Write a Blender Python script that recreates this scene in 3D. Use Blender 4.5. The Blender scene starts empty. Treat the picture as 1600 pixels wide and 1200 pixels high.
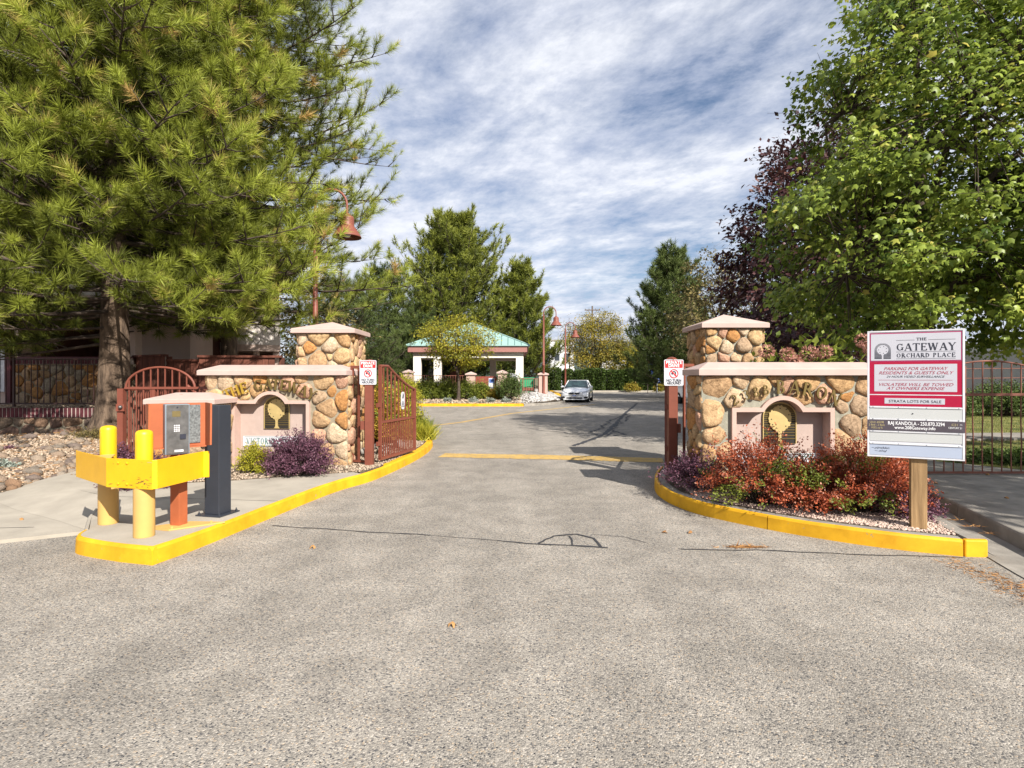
import bpy, bmesh, math, random
import numpy as np
from mathutils import Vector, Matrix, noise
from mathutils.geometry import tessellate_polygon
SC = bpy.context.scene
COL = SC.collection
PI = math.pi
rad = math.radians

# ------------------------------------------------------------------ camera
cam_d = bpy.data.cameras.new('camera'); cam = bpy.data.objects.new('camera', cam_d); COL.objects.link(cam)
cam.location = (0, 0, 1.6); cam.rotation_euler = (rad(90), 0, 0)
cam_d.sensor_width = 36; cam_d.lens = 20.0; cam_d.shift_y = -0.00625
cam_d.clip_start = 0.05; cam_d.clip_end = 3000
SC.camera = cam

# ------------------------------------------------------------------ light
SUN_AZ = 33.0      # degrees to the right of straight behind the camera
SUN_EL = 37.0
sx, sy, sz = math.sin(rad(SUN_AZ))*math.cos(rad(SUN_EL)), -math.cos(rad(SUN_AZ))*math.cos(rad(SUN_EL)), math.sin(rad(SUN_EL))
sd = bpy.data.lights.new('sun', 'SUN'); sd.energy = 4.6; sd.angle = rad(0.55); sd.color = (1.0, 0.94, 0.86)
sun = bpy.data.objects.new('sun', sd); COL.objects.link(sun)
sun.rotation_euler = Vector((sx, sy, sz)).to_track_quat('Z', 'Y').to_euler()
sun.location = (20, -30, 40)

world = bpy.data.worlds.new('World'); SC.world = world; world.use_nodes = True
wn = world.node_tree; wn.nodes.clear(); WL = wn.links.new
def W(t, **k):
    n = wn.nodes.new(t)
    for a, b in k.items(): setattr(n, a, b)
    return n
sky = W('ShaderNodeTexSky', sky_type='NISHITA', sun_disc=False)
sky.sun_elevation = rad(SUN_EL); sky.sun_rotation = math.atan2(sx, sy); sky.dust_density = 1.2; sky.air_density = 1.0; sky.ozone_density = 3.0
tc = W('ShaderNodeTexCoord'); sep = W('ShaderNodeSeparateXYZ'); WL(tc.outputs['Generated'], sep.inputs[0])
def wm(op, a, b, clamp=False):
    n = W('ShaderNodeMath', operation=op, use_clamp=clamp)
    for i, v in enumerate((a, b)):
        if v is None: continue
        if isinstance(v, (int, float)): n.inputs[i].default_value = v
        else: WL(v, n.inputs[i])
    return n.outputs[0]
zc_ = wm('ADD', wm('MAXIMUM', sep.outputs[2], 0.0), 0.12)
px_ = wm('DIVIDE', sep.outputs[0], zc_); py_ = wm('DIVIDE', sep.outputs[1], zc_)
cmb = W('ShaderNodeCombineXYZ'); WL(wm('ADD', wm('MULTIPLY', px_, 0.8), wm('MULTIPLY', py_, 0.25)), cmb.inputs[0]); WL(wm('MULTIPLY', py_, .72), cmb.inputs[1])
def wnoise(scale, detail, rough, dist=0.0):
    n = W('ShaderNodeTexNoise'); n.inputs['Scale'].default_value = scale; n.inputs['Detail'].default_value = detail
    n.inputs['Roughness'].default_value = rough; n.inputs['Distortion'].default_value = dist
    WL(cmb.outputs[0], n.inputs['Vector']); return n.outputs['Fac']
n1 = wnoise(0.7, 4, 0.55, 0.2); n2 = wnoise(3.1, 8, 0.66, 0.15); n3 = wnoise(15.0, 5, 0.65, 0.0)
cl = wm('ADD', wm('ADD', wm('MULTIPLY', n1, 0.66), wm('MULTIPLY', n2, 0.52)), wm('MULTIPLY', n3, 0.24))
hz = wm('SUBTRACT', 1.0, wm('MULTIPLY', sep.outputs[2], 3.0), True)      # more veil near the horizon
cl = wm('ADD', cl, wm('MULTIPLY', hz, 0.07))
cr = W('ShaderNodeValToRGB'); WL(cl, cr.inputs[0])
cr.color_ramp.elements[0].position = 0.555; cr.color_ramp.elements[0].color = (0.06, 0.06, 0.06, 1)
cr.color_ramp.elements[1].position = 0.80; cr.color_ramp.elements[1].color = (0.95, 0.95, 0.95, 1)
e = cr.color_ramp.elements.new(0.65); e.color = (0.52, 0.52, 0.52, 1)
shade = W('ShaderNodeValToRGB'); WL(n2, shade.inputs[0])
shade.color_ramp.elements[0].position = 0.35; shade.color_ramp.elements[0].color = (4.5, 5.0, 6.5, 1)
shade.color_ramp.elements[1].position = 0.62; shade.color_ramp.elements[1].color = (8.0, 8.2, 8.8, 1)
mixs = W('ShaderNodeMixRGB'); WL(cr.outputs[0], mixs.inputs[0]); WL(sky.outputs[0], mixs.inputs[1]); WL(shade.outputs[0], mixs.inputs[2])
bg = W('ShaderNodeBackground'); bg.inputs[1].default_value = 0.062; WL(mixs.outputs[0], bg.inputs[0])
wo = W('ShaderNodeOutputWorld'); WL(bg.outputs[0], wo.inputs[0])
SC.view_settings.view_transform = 'Standard'; SC.view_settings.look = 'None'
SC.view_settings.exposure = 1.0; SC.view_settings.gamma = 1.0; SC.view_settings.use_curve_mapping = False
SC.cycles.max_bounces = 6; SC.cycles.transparent_max_bounces = 8

# ------------------------------------------------------------------ materials
MATS = {}
def mat(name, col, rough=0.8, var=0.12, scale=6.0, bump=0.0, bscale=40.0, metal=0.0, col2=None, spec=0.35, coat=0.0, detail=5, rnd=0.0, chips=None, stretch=None):
    """procedural principled material: noise mixes two colours, finer noise bumps"""
    if name in MATS: return MATS[name]
    m = bpy.data.materials.new(name); m.use_nodes = True; nt = m.node_tree; N = nt.nodes; L = nt.links.new
    p = N['Principled BSDF']; p.inputs['Roughness'].default_value = rough; p.inputs['Metallic'].default_value = metal
    p.inputs['Specular IOR Level'].default_value = spec
    if coat: p.inputs['Coat Weight'].default_value = coat; p.inputs['Coat Roughness'].default_value = 0.05
    t = N.new('ShaderNodeTexCoord')
    if stretch:
        mp_ = N.new('ShaderNodeMapping'); mp_.inputs['Scale'].default_value = stretch; L(t.outputs['Object'], mp_.inputs[0]); tco = mp_.outputs[0]
    else: tco = t.outputs['Object']
    n = N.new('ShaderNodeTexNoise'); n.inputs['Scale'].default_value = scale; n.inputs['Detail'].default_value = detail; n.inputs['Roughness'].default_value = 0.6
    L(tco, n.inputs['Vector'])
    r = N.new('ShaderNodeValToRGB'); L(n.outputs['Fac'], r.inputs[0])
    a = [c*(1-var) for c in col]; b = col2 if col2 else [min(1, c*(1+var)) for c in col]
    r.color_ramp.elements[0].position = 0.32; r.color_ramp.elements[1].position = 0.68
    r.color_ramp.elements[0].color = (*a, 1); r.color_ramp.elements[1].color = (*b, 1)
    out = r.outputs[0]
    if rnd:
        oi = N.new('ShaderNodeObjectInfo'); hs = N.new('ShaderNodeHueSaturation')
        mr = N.new('ShaderNodeMapRange'); L(oi.outputs['Random'], mr.inputs[0]); mr.inputs[3].default_value = 1-rnd; mr.inputs[4].default_value = 1+rnd
        L(mr.outputs[0], hs.inputs['Value']); L(out, hs.inputs['Color']); out = hs.outputs[0]
    if chips:
        c2, sc, thr = chips
        n2 = N.new('ShaderNodeTexNoise'); n2.inputs['Scale'].default_value = sc; n2.inputs['Detail'].default_value = 8; n2.inputs['Roughness'].default_value = 0.7
        L(t.outputs['Object'], n2.inputs['Vector'])
        r2 = N.new('ShaderNodeValToRGB'); L(n2.outputs['Fac'], r2.inputs[0]); r2.color_ramp.elements[0].position = thr; r2.color_ramp.elements[1].position = thr+0.03
        mx = N.new('ShaderNodeMixRGB'); L(r2.outputs[0], mx.inputs[0]); L(out, mx.inputs[1]); mx.inputs[2].default_value = (*c2, 1); out = mx.outputs[0]
    L(out, p.inputs['Base Color'])
    if bump:
        nb = N.new('ShaderNodeTexNoise'); nb.inputs['Scale'].default_value = bscale; nb.inputs['Detail'].default_value = 6; nb.inputs['Roughness'].default_value = 0.65
        L(tco, nb.inputs['Vector']); bp = N.new('ShaderNodeBump'); bp.inputs['Strength'].default_value = 0.8; bp.inputs['Distance'].default_value = bump
        L(nb.outputs['Fac'], bp.inputs['Height']); L(bp.outputs[0], p.inputs['Normal'])
    MATS[name] = m; return m

def stone_mat(name, cols, dark=1.0):
    m = bpy.data.materials.new(name); m.use_nodes = True; nt = m.node_tree; N = nt.nodes; L = nt.links.new; p = N['Principled BSDF']
    p.inputs['Roughness'].default_value = 0.85; p.inputs['Specular IOR Level'].default_value = 0.25
    oi = N.new('ShaderNodeObjectInfo'); r = N.new('ShaderNodeValToRGB'); L(oi.outputs['Random'], r.inputs[0]); r.color_ramp.interpolation = 'CONSTANT'
    r.color_ramp.elements.remove(r.color_ramp.elements[1])
    for i, c in enumerate(cols):
        e = r.color_ramp.elements[0] if i == 0 else r.color_ramp.elements.new(i/len(cols))
        e.color = (*[x*dark for x in c], 1)
    t = N.new('ShaderNodeTexCoord')
    ad = N.new('ShaderNodeVectorMath'); ad.operation = 'ADD'; L(t.outputs['Object'], ad.inputs[0]); L(oi.outputs['Random'], ad.inputs[1])
    n = N.new('ShaderNodeTexNoise'); n.inputs['Scale'].default_value = 13; n.inputs['Detail'].default_value = 9; n.inputs['Roughness'].default_value = 0.75; n.inputs['Distortion'].default_value = 1.2
    L(ad.outputs[0], n.inputs['Vector'])
    r2 = N.new('ShaderNodeValToRGB'); L(n.outputs['Fac'], r2.inputs[0]); r2.color_ramp.elements[0].position = 0.34; r2.color_ramp.elements[0].color = (0.36, 0.30, 0.24, 1)
    r2.color_ramp.elements[1].position = 0.62; r2.color_ramp.elements[1].color = (1.18, 1.12, 1.05, 1)
    mx = N.new('ShaderNodeMixRGB'); mx.blend_type = 'MULTIPLY'; mx.inputs[0].default_value = 0.85; L(r.outputs[0], mx.inputs[1]); L(r2.outputs[0], mx.inputs[2]); L(mx.outputs[0], p.inputs['Base Color'])
    nb = N.new('ShaderNodeTexNoise'); nb.inputs['Scale'].default_value = 16; nb.inputs['Detail'].default_value = 8; nb.inputs['Roughness'].default_value = 0.7; L(ad.outputs[0], nb.inputs['Vector'])
    bp = N.new('ShaderNodeBump'); bp.inputs['Strength'].default_value = 1.0; bp.inputs['Distance'].default_value = 0.03; L(nb.outputs['Fac'], bp.inputs['Height']); L(bp.outputs[0], p.inputs['Normal'])
    MATS[name] = m; return m

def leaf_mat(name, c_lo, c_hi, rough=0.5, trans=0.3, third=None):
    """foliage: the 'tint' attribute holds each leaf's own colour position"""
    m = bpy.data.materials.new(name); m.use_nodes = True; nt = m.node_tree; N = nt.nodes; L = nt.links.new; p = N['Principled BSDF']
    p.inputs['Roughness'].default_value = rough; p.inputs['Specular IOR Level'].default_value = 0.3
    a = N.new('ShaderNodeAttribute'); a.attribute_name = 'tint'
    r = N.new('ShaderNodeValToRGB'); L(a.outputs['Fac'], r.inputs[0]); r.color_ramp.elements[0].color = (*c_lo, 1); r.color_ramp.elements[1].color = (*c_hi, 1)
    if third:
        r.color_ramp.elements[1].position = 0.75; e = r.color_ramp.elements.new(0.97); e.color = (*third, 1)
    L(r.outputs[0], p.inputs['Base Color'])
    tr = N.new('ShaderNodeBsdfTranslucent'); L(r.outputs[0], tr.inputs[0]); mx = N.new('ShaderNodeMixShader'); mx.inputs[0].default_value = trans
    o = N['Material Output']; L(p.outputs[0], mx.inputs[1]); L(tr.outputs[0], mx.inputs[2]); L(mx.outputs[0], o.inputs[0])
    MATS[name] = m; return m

# ------------------------------------------------------------------ helpers
def ground(px, py, z=0.0):
    """survey: bearing and dip of a ground point seen from the camera stand -> metres"""
    Y = 889.0*(1.6-z)/(py-590.0); return ((px-800.0)/889.0*Y, Y)
def tag(o, label=None, cat=None, group=None, kind=None):
    if label: o['label'] = label
    if cat: o['category'] = cat
    if group: o['group'] = group
    if kind: o['kind'] = kind
    return o
def thing(name, label, cat, loc=(0, 0, 0), rz=0.0, group=None):
    o = bpy.data.objects.new(name, None); COL.objects.link(o); o.location = loc; o.rotation_euler = (0, 0, rz); o.empty_display_size = 0.2
    return tag(o, label, cat, group)
class MB:
    def __init__(s): s.v = []; s.f = []; s.sm = []
    def add(s, vs, fs, smooth=False):
        b = len(s.v); s.v += [tuple(v) for v in vs]; s.f += [tuple(b+i for i in f) for f in fs]; s.sm += [smooth]*len(fs)
    def box(s, c, d, rz=0.0, M=None):
        x, y, z = d[0]/2, d[1]/2, d[2]/2; vs = [Vector((i*x, j*y, k*z)) for k in (-1, 1) for j in (-1, 1) for i in (-1, 1)]
        R = M if M is not None else Matrix.Rotation(rz, 3, 'Z')
        vs = [R @ v + Vector(c) for v in vs]
        s.add(vs, [(0, 2, 3, 1), (4, 5, 7, 6), (0, 1, 5, 4), (2, 6, 7, 3), (0, 4, 6, 2), (1, 3, 7, 5)]); return s
    def bx(s, x0, x1, y0, y1, z0, z1): return s.box(((x0+x1)/2, (y0+y1)/2, (z0+z1)/2), (x1-x0, y1-y0, z1-z0))
    def tube(s, pts, r, n=8, cap=True, smooth=True):
        pts = [Vector(p) for p in pts]; rs = r if isinstance(r, (list, tuple)) else [r]*len(pts); rings = []
        up = Vector((0, 0, 1)); prev = None
        for i, p in enumerate(pts):
            d = (pts[min(i+1, len(pts)-1)]-pts[max(i-1, 0)]).normalized()
            if prev is None:
                a = d.cross(up); a = a if a.length > 0.05 else d.cross(Vector((1, 0, 0)))
            else: a = prev - d*prev.dot(d)
            a.normalize(); prev = a; b = d.cross(a)
            rings.append([p + (a*math.cos(2*PI*k/n)+b*math.sin(2*PI*k/n))*rs[i] for k in range(n)])
        vs = [v for rg in rings for v in rg]; fs = [(i*n+k, i*n+(k+1) % n, (i+1)*n+(k+1) % n, (i+1)*n+k) for i in range(len(pts)-1) for k in range(n)]
        s.add(vs, fs, smooth)
        if cap:
            s.add(rings[0], [tuple(range(n))[::-1]]); s.add(rings[-1], [tuple(range(n))])
        return s
    def lathe(s, prof, n=20, c=(0, 0, 0), smooth=True, cap=True):
        vs = [(c[0]+r*math.cos(2*PI*k/n), c[1]+r*math.sin(2*PI*k/n), c[2]+z) for r, z in prof for k in range(n)]
        s.add(vs, [(i*n+k, i*n+(k+1) % n, (i+1)*n+(k+1) % n, (i+1)*n+k) for i in range(len(prof)-1) for k in range(n)], smooth)
        if cap:
            m = len(prof)-1; s.add(vs[:n], [tuple(range(n))[::-1]]); s.add(vs[m*n:], [tuple(range(n))])
        return s
    def prism(s, poly, z0, z1, M=None):
        """polygon (x,y) extruded z0..z1; M maps local->target"""
        n = len(poly); area = sum(poly[i][0]*poly[(i+1) % n][1]-poly[(i+1) % n][0]*poly[i][1] for i in range(n))
        if area < 0: poly = poly[::-1]
        vs = [Vector((x, y, z0)) for x, y in poly]+[Vector((x, y, z1)) for x, y in poly]
        tr = tessellate_polygon([[Vector((x, y, 0)) for x, y in poly]])
        fs = [(i, (i+1) % n, n+(i+1) % n, n+i) for i in range(n)]
        for t in tr:
            a, b, c = t
            if (poly[b][0]-poly[a][0])*(poly[c][1]-poly[a][1])-(poly[b][1]-poly[a][1])*(poly[c][0]-poly[a][0]) < 0: b, c = c, b
            fs += [(c, b, a), (n+a, n+b, n+c)]
        if M is not None: vs = [M @ v for v in vs]
        s.add(vs, fs); return s
    def build(s, name, m, parent=None, loc=None, rz=None, bevel=0.0):
        me = bpy.data.meshes.new(name); me.from_pydata(s.v, [], s.f)
        me.polygons.foreach_set('use_smooth', s.sm); me.update()
        if m: me.materials.append(m)
        o = bpy.data.objects.new(name, me); COL.objects.link(o)
        if parent: o.parent = parent
        if loc: o.location = loc
        if rz is not None: o.rotation_euler = (0, 0, rz)
        if bevel:
            b = o.modifiers.new('bevel', 'BEVEL'); b.width = bevel; b.segments = 2; b.limit_method = 'ANGLE'; b.angle_limit = rad(40)
        return o
XZ = Matrix(((1, 0, 0), (0, 0, 1), (0, 1, 0)))       # polygon (u,v), depth -> x=u, z=v, y=depth
def inst(name, me, parent, loc, rot=(0, 0, 0), sc=(1, 1, 1)):
    o = bpy.data.objects.new(name, me); COL.objects.link(o); o.parent = parent; o.location = loc; o.rotation_euler = rot
    o.scale = sc if isinstance(sc, tuple) else (sc, sc, sc); return o
def npmesh(name, V, F, m, parent=None, tint=None, smooth=False, loc=None):
    """V (n,3) array, F (k,3|4) index array -> mesh object"""
    me = bpy.data.meshes.new(name); k = F.shape[1]
    me.vertices.add(len(V)); me.vertices.foreach_set('co', np.ascontiguousarray(V, dtype=np.float32).ravel())
    me.loops.add(F.size); me.loops.foreach_set('vertex_index', np.ascontiguousarray(F, dtype=np.int32).ravel())
    me.polygons.add(len(F)); me.polygons.foreach_set('loop_start', np.arange(0, F.size, k, dtype=np.int32))
    if smooth: me.polygons.foreach_set('use_smooth', np.ones(len(F), dtype=bool))
    if tint is not None:
        a = me.attributes.new('tint', 'FLOAT', 'POINT'); a.data.foreach_set('value', np.ascontiguousarray(tint, dtype=np.float32))
    me.update(calc_edges=True)
    if m: me.materials.append(m)
    o = bpy.data.objects.new(name, me); COL.objects.link(o)
    if parent: o.parent = parent
    if loc is not None: o.location = loc
    return o
def frames(D, rng, roll=True):
    """rotation matrices (n,3,3) taking +z to directions D"""
    D = D/np.maximum(np.linalg.norm(D, axis=1, keepdims=True), 1e-9); n = len(D)
    R = rng.normal(size=(n, 3)); A = np.cross(D, R); A /= np.maximum(np.linalg.norm(A, axis=1, keepdims=True), 1e-9); B = np.cross(D, A)
    return np.stack([A, B, D], axis=2)
def scatter(name, tv, tf, pos, R, sc, m, parent=None, tint=None, ttint=None):
    """copies of a small template joined in one mesh"""
    n = len(pos); k = len(tv)
    V = np.einsum('nij,kj->nki', R, tv)*sc[:, None, None] + pos[:, None, :]
    F = (tf[None, :, :]+(np.arange(n)*k)[:, None, None]).reshape(-1, tf.shape[1])
    T = None
    if tint is not None:
        T = np.repeat(tint, k).reshape(n, k)
        if ttint is not None: T = T+ttint[None, :]
        T = np.clip(T, 0, 1).ravel()
    return npmesh(name, V.reshape(-1, 3), F, m, parent, T)
def join_np(parts):
    V = []; F = []; T = []; b = 0
    for v, f, t in parts: V.append(v); F.append(f+b); T.append(t); b += len(v)
    return np.concatenate(V), np.concatenate(F), np.concatenate(T)
def text_mesh(s, size, ext=0.001, shear=0.0, align='CENTER', spacing=1.0, bold=0.0, width=None):
    c = bpy.data.curves.new('lettering', 'FONT'); c.body = s; c.size = size; c.extrude = ext; c.shear = shear; c.align_x = align
    c.space_character = spacing; c.offset = bold; c.resolution_u = 3
    o = bpy.data.objects.new('tmp', c); COL.objects.link(o); dg = bpy.context.evaluated_depsgraph_get(); dg.update()
    me = bpy.data.meshes.new_from_object(o.evaluated_get(dg)); bpy.data.objects.remove(o)
    if width:
        xs = [v.co.x for v in me.vertices]; w = max(xs)-min(xs)
        for v in me.vertices: v.co.x *= width/w
    return me
def lettering(s, size, m, parent, u, v, d, name='lettering', **k):
    """text standing in the XZ plane of its parent, facing -Y"""
    me = text_mesh(s, size, **k); me.materials.append(m)
    o = bpy.data.objects.new(name, me); COL.objects.link(o); o.parent = parent; o.location = (u, d, v); o.rotation_euler = (rad(90), 0, 0); return o

# serif capitals made of strokes: S=(x0,y0,x1,y1,w) ; A=(cx,cy,rx,ry,a0,a1,wthin,wthick)
TK, TN = 0.17, 0.075
def _sf(x, y, w=0.26): return ('S', x-w/2, y, x+w/2, y, 0.05)
GLY = {
 'T': (0.8, [('S', .4, 0, .4, 1, TK), ('S', .03, .97, .77, .97, TN), ('S', .05, .97, .05, .8, TN), ('S', .75, .97, .75, .8, TN), _sf(.4, .025)]),
 'H': (0.9, [('S', .18, 0, .18, 1, TK), ('S', .72, 0, .72, 1, TK), ('S', .18, .52, .72, .52, TN), _sf(.18, .025), _sf(.72, .025), _sf(.18, .975), _sf(.72, .975)]),
 'E': (0.75, [('S', .18, 0, .18, 1, TK), ('S', .08, .97, .66, .97, TN), ('S', .08, .03, .7, .03, TN), ('S', .18, .52, .52, .52, TN), ('S', .66, .98, .64, .8, TN), ('S', .7, .02, .68, .22, TN), ('S', .52, .6, .52, .44, TN)]),
 'A': (0.9, [('S', .12, 0, .44, 1, TN), ('S', .78, 0, .46, 1, TK), ('S', .24, .34, .66, .34, TN), _sf(.12, .025, .22), _sf(.78, .025, .26)]),
 'G': (0.9, [('A', .47, .5, .37, .47, 55, 330, TN, TK), ('S', .76, .08, .76, .44, .12), _sf(.76, .45, .24), ('S', .72, .95, .72, .72, TN)]),
 'W': (1.2, [('S', .12, 1, .36, 0, TK), ('S', .36, 0, .58, .9, TN), ('S', .56, 1, .82, 0, TK), ('S', .82, 0, 1.06, 1, TN), _sf(.12, .975, .24), _sf(1.06, .975, .2), _sf(.58, .975, .2)]),
 'Y': (0.85, [('S', .12, 1, .43, .48, TK), ('S', .74, 1, .43, .48, TN), ('S', .43, 0, .43, .5, TK), _sf(.12, .975, .24), _sf(.74, .975, .2), _sf(.43, .025)]),
 'B': (0.8, [('S', .18, 0, .18, 1, TK), ('A', .36, .75, .24, .23, -90, 90, TN, TK), ('A', .38, .27, .28, .25, -90, 90, TN, TK), ('S', .08, .97, .38, .97, TN), ('S', .1, .52, .38, .52, TN), ('S', .08, .03, .4, .03, TN)]),
 'R': (0.85, [('S', .18, 0, .18, 1, TK), ('A', .36, .74, .25, .24, -90, 90, TN, TK), ('S', .08, .97, .38, .97, TN), ('S', .15, .5, .38, .5, TN), ('S', .4, .5, .76, .02, TK), _sf(.18, .025), _sf(.78, .025, .16)]),
 'O': (0.95, [('A', .47, .5, .38, .48, 0, 360, TN, TK)]),
 'N': (0.95, [('S', .16, 0, .16, 1, TN), ('S', .14, 1, .78, 0, TK), ('S', .78, 0, .78, 1, TN), _sf(.16, .025, .2), _sf(.78, .975, .2), _sf(.12, .975, .16)]),
 'C': (0.85, [('A', .47, .5, .37, .47, 50, 310, TN, TK), ('S', .72, .95, .72, .72, TN)]),
 'D': (0.9, [('S', .18, 0, .18, 1, TK), ('A', .36, .5, .4, .47, -90, 90, TN, TK), ('S', .08, .97, .38, .97, TN), ('S', .08, .03, .38, .03, TN)]),
 'I': (0.4, [('S', .2, 0, .2, 1, TK), _sf(.2, .025), _sf(.2, .975)]),
 'L': (0.72, [('S', .18, 0, .18, 1, TK), ('S', .08, .03, .66, .03, TN), ('S', .66, .02, .64, .24, TN), _sf(.18, .975)]),
 'M': (1.1, [('S', .16, 0, .18, 1, TN), ('S', .18, 1, .52, .05, TK), ('S', .52, .05, .86, 1, TN), ('S', .88, 1, .9, 0, TK), _sf(.16, .025, .2), _sf(.9, .025, .24)]),
 'P': (0.78, [('S', .18, 0, .18, 1, TK), ('A', .36, .73, .26, .25, -90, 90, TN, TK), ('S', .08, .97, .38, .97, TN), ('S', .15, .48, .38, .48, TN), _sf(.18, .025)]),
 'V': (0.85, [('S', .12, 1, .44, 0, TK), ('S', .44, 0, .74, 1, TN), _sf(.12, .975, .24), _sf(.74, .975, .2)]),
 'K': (0.9, [('S', .18, 0, .18, 1, TK), ('S', .2, .42, .7, 1, TN), ('S', .34, .56, .76, 0, TK), _sf(.18, .025), _sf(.18, .975), _sf(.78, .025, .2)]),
 'S': (0.7, [('A', .36, .74, .23, .23, 40, 270, TN, TK), ('A', .36, .27, .25, .24, -140, 90, TN, TK)]),
 '2': (0.7, [('A', .35, .72, .25, .25, -25, 170, TN, .12), ('S', .58, .62, .1, .05, TN), ('S', .08, .05, .62, .05, .1), ('S', .62, .05, .64, .2, TN)]),
 '3': (0.7, [('A', .33, .74, .22, .22, -90, 160, TN, .12), ('A', .33, .28, .26, .26, -160, 90, TN, .12)]),
 '8': (0.7, [('A', .35, .75, .2, .21, 0, 360, TN, .1), ('A', .35, .27, .25, .25, 0, 360, TN, .12)]),
 ' ': (0.45, []),
}
def glyph(mb, ch, size, M, depth):
    """adds one serif capital, strokes stacked 0.2 mm apart in depth"""
    w, st = GLY[ch]
    for k, s in enumerate(st):
        d = depth+k*0.0003
        if s[0] == 'S':
            _, x0, y0, x1, y1, t = s; L = math.hypot(x1-x0, y1-y0); nx, ny = -(y1-y0)/L*t/2, (x1-x0)/L*t/2
            pl = [(x0+nx, y0+ny), (x0-nx, y0-ny), (x1-nx, y1-ny), (x1+nx, y1+ny)]
            mb.prism([(a*size, b*size) for a, b in pl], 0, d, M)
        else:
            _, cx, cy, rx, ry, a0, a1, tn, tk = s; n = max(6, int(abs(a1-a0)/24)); o = []; i_ = []
            for q in range(n+1):
                a = rad(a0+(a1-a0)*q/n); t = tn+(tk-tn)*abs(math.cos(a))**1.3
                o.append((cx+rx*math.cos(a), cy+ry*math.sin(a))); i_.append((cx+(rx-t)*math.cos(a), cy+(ry-min(t, tn*1.4))*math.sin(a)))
            for q in range(n):
                pl = [o[q], o[q+1], i_[q+1], i_[q]]; mb.prism([(a*size, b*size) for a, b in pl], 0, d, M)
    return w*size
def serif_line(s, size, m, parent, u, v, d, depth=0.002, gap=0.12, width=None, name='lettering'):
    mb = MB(); x = 0; ws = sum(GLY[c][0]*size+gap*size for c in s)-gap*size; k = (width/ws) if width else 1.0
    for c in s:
        M = Matrix(((k, 0, 0, 0), (0, 0, -1, 0), (0, 1, 0, 0), (0, 0, 0, 1))) @ Matrix.Translation((x, 0, 0))
        glyph(mb, c, size, M, depth); x += (GLY[c][0]+gap)*size
    return mb.build(name, m, parent, loc=(u-ws*k/2, d, v))

def resample(pl, n):
    pts = pl+[pl[0]]; L = [0]
    for i in range(len(pl)): L.append(L[-1]+math.hypot(pts[i+1][0]-pts[i][0], pts[i+1][1]-pts[i][1]))
    out = []; j = 0
    for k in range(n):
        t = L[-1]*k/n
        while L[j+1] < t: j += 1
        f = (t-L[j])/max(L[j+1]-L[j], 1e-9); out.append((pts[j][0]+(pts[j+1][0]-pts[j][0])*f, pts[j][1]+(pts[j+1][1]-pts[j][1])*f))
    return out
def clip_half(poly, a, b, c):
    out = []; n = len(poly)
    for i in range(n):
        p, q = poly[i], poly[(i+1) % n]; dp = a*p[0]+b*p[1]-c; dq = a*q[0]+b*q[1]-c
        if dp <= 0: out.append(p)
        if dp*dq < 0: t = dp/(dp-dq); out.append((p[0]+(q[0]-p[0])*t, p[1]+(q[1]-p[1])*t))
    return out
def stone_cells(Wd, Hh, sp, rng, hole=None, aspect=1.15, gap=0.007, rounded=2, vary=0.35):
    """irregular stone outlines packing a Wd x Hh face; hole(u,v)->None or pushed-out point"""
    pts = []; tries = 0; rr = []
    while tries < 4000:
        u, v = rng.uniform(0.02, Wd-0.02), rng.uniform(0.02, Hh-0.02); r = sp*rng.uniform(1-vary, 1+vary*0.8)
        if all(((u-a)/aspect)**2+(v-b)**2 > ((r+q)/2)**2 for (a, b), q in zip(pts, rr)): pts.append((u, v)); rr.append(r)
        tries += 1
    cells = []
    for i, (u, v) in enumerate(pts):
        if hole and hole((u, v), 0.02) is not None: continue
        pl = [(0, 0), (Wd, 0), (Wd, Hh), (0, Hh)]
        for j, (a, b) in enumerate(pts):
            if i == j or abs(a-u) > 3*sp or abs(b-v) > 3*sp: continue
            nx, ny = a-u, b-v; L2 = nx*nx+ny*ny; L = math.sqrt(L2); w = 0.5+(rr[i]**2-rr[j]**2)/(2*L2)*0.6
            cx = nx*u+ny*v+L2*w-gap*L
            pl = clip_half(pl, nx, ny, cx)
            if len(pl) < 3: break
        if len(pl) < 3: continue
        for _ in range(rounded):
            q = []
            for k in range(len(pl)):
                p0, p1 = pl[k], pl[(k+1) % len(pl)]; c_ = .13 if _ == 0 else .25; q += [(p0[0]*(1-c_)+p1[0]*c_, p0[1]*(1-c_)+p1[1]*c_), (p0[0]*c_+p1[0]*(1-c_), p0[1]*c_+p1[1]*(1-c_))]
            pl = q
        pl = resample(pl, 15)
        if hole: pl = [hole(p, 0.0) or p for p in pl]
        cells.append(pl)
    return cells
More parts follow.
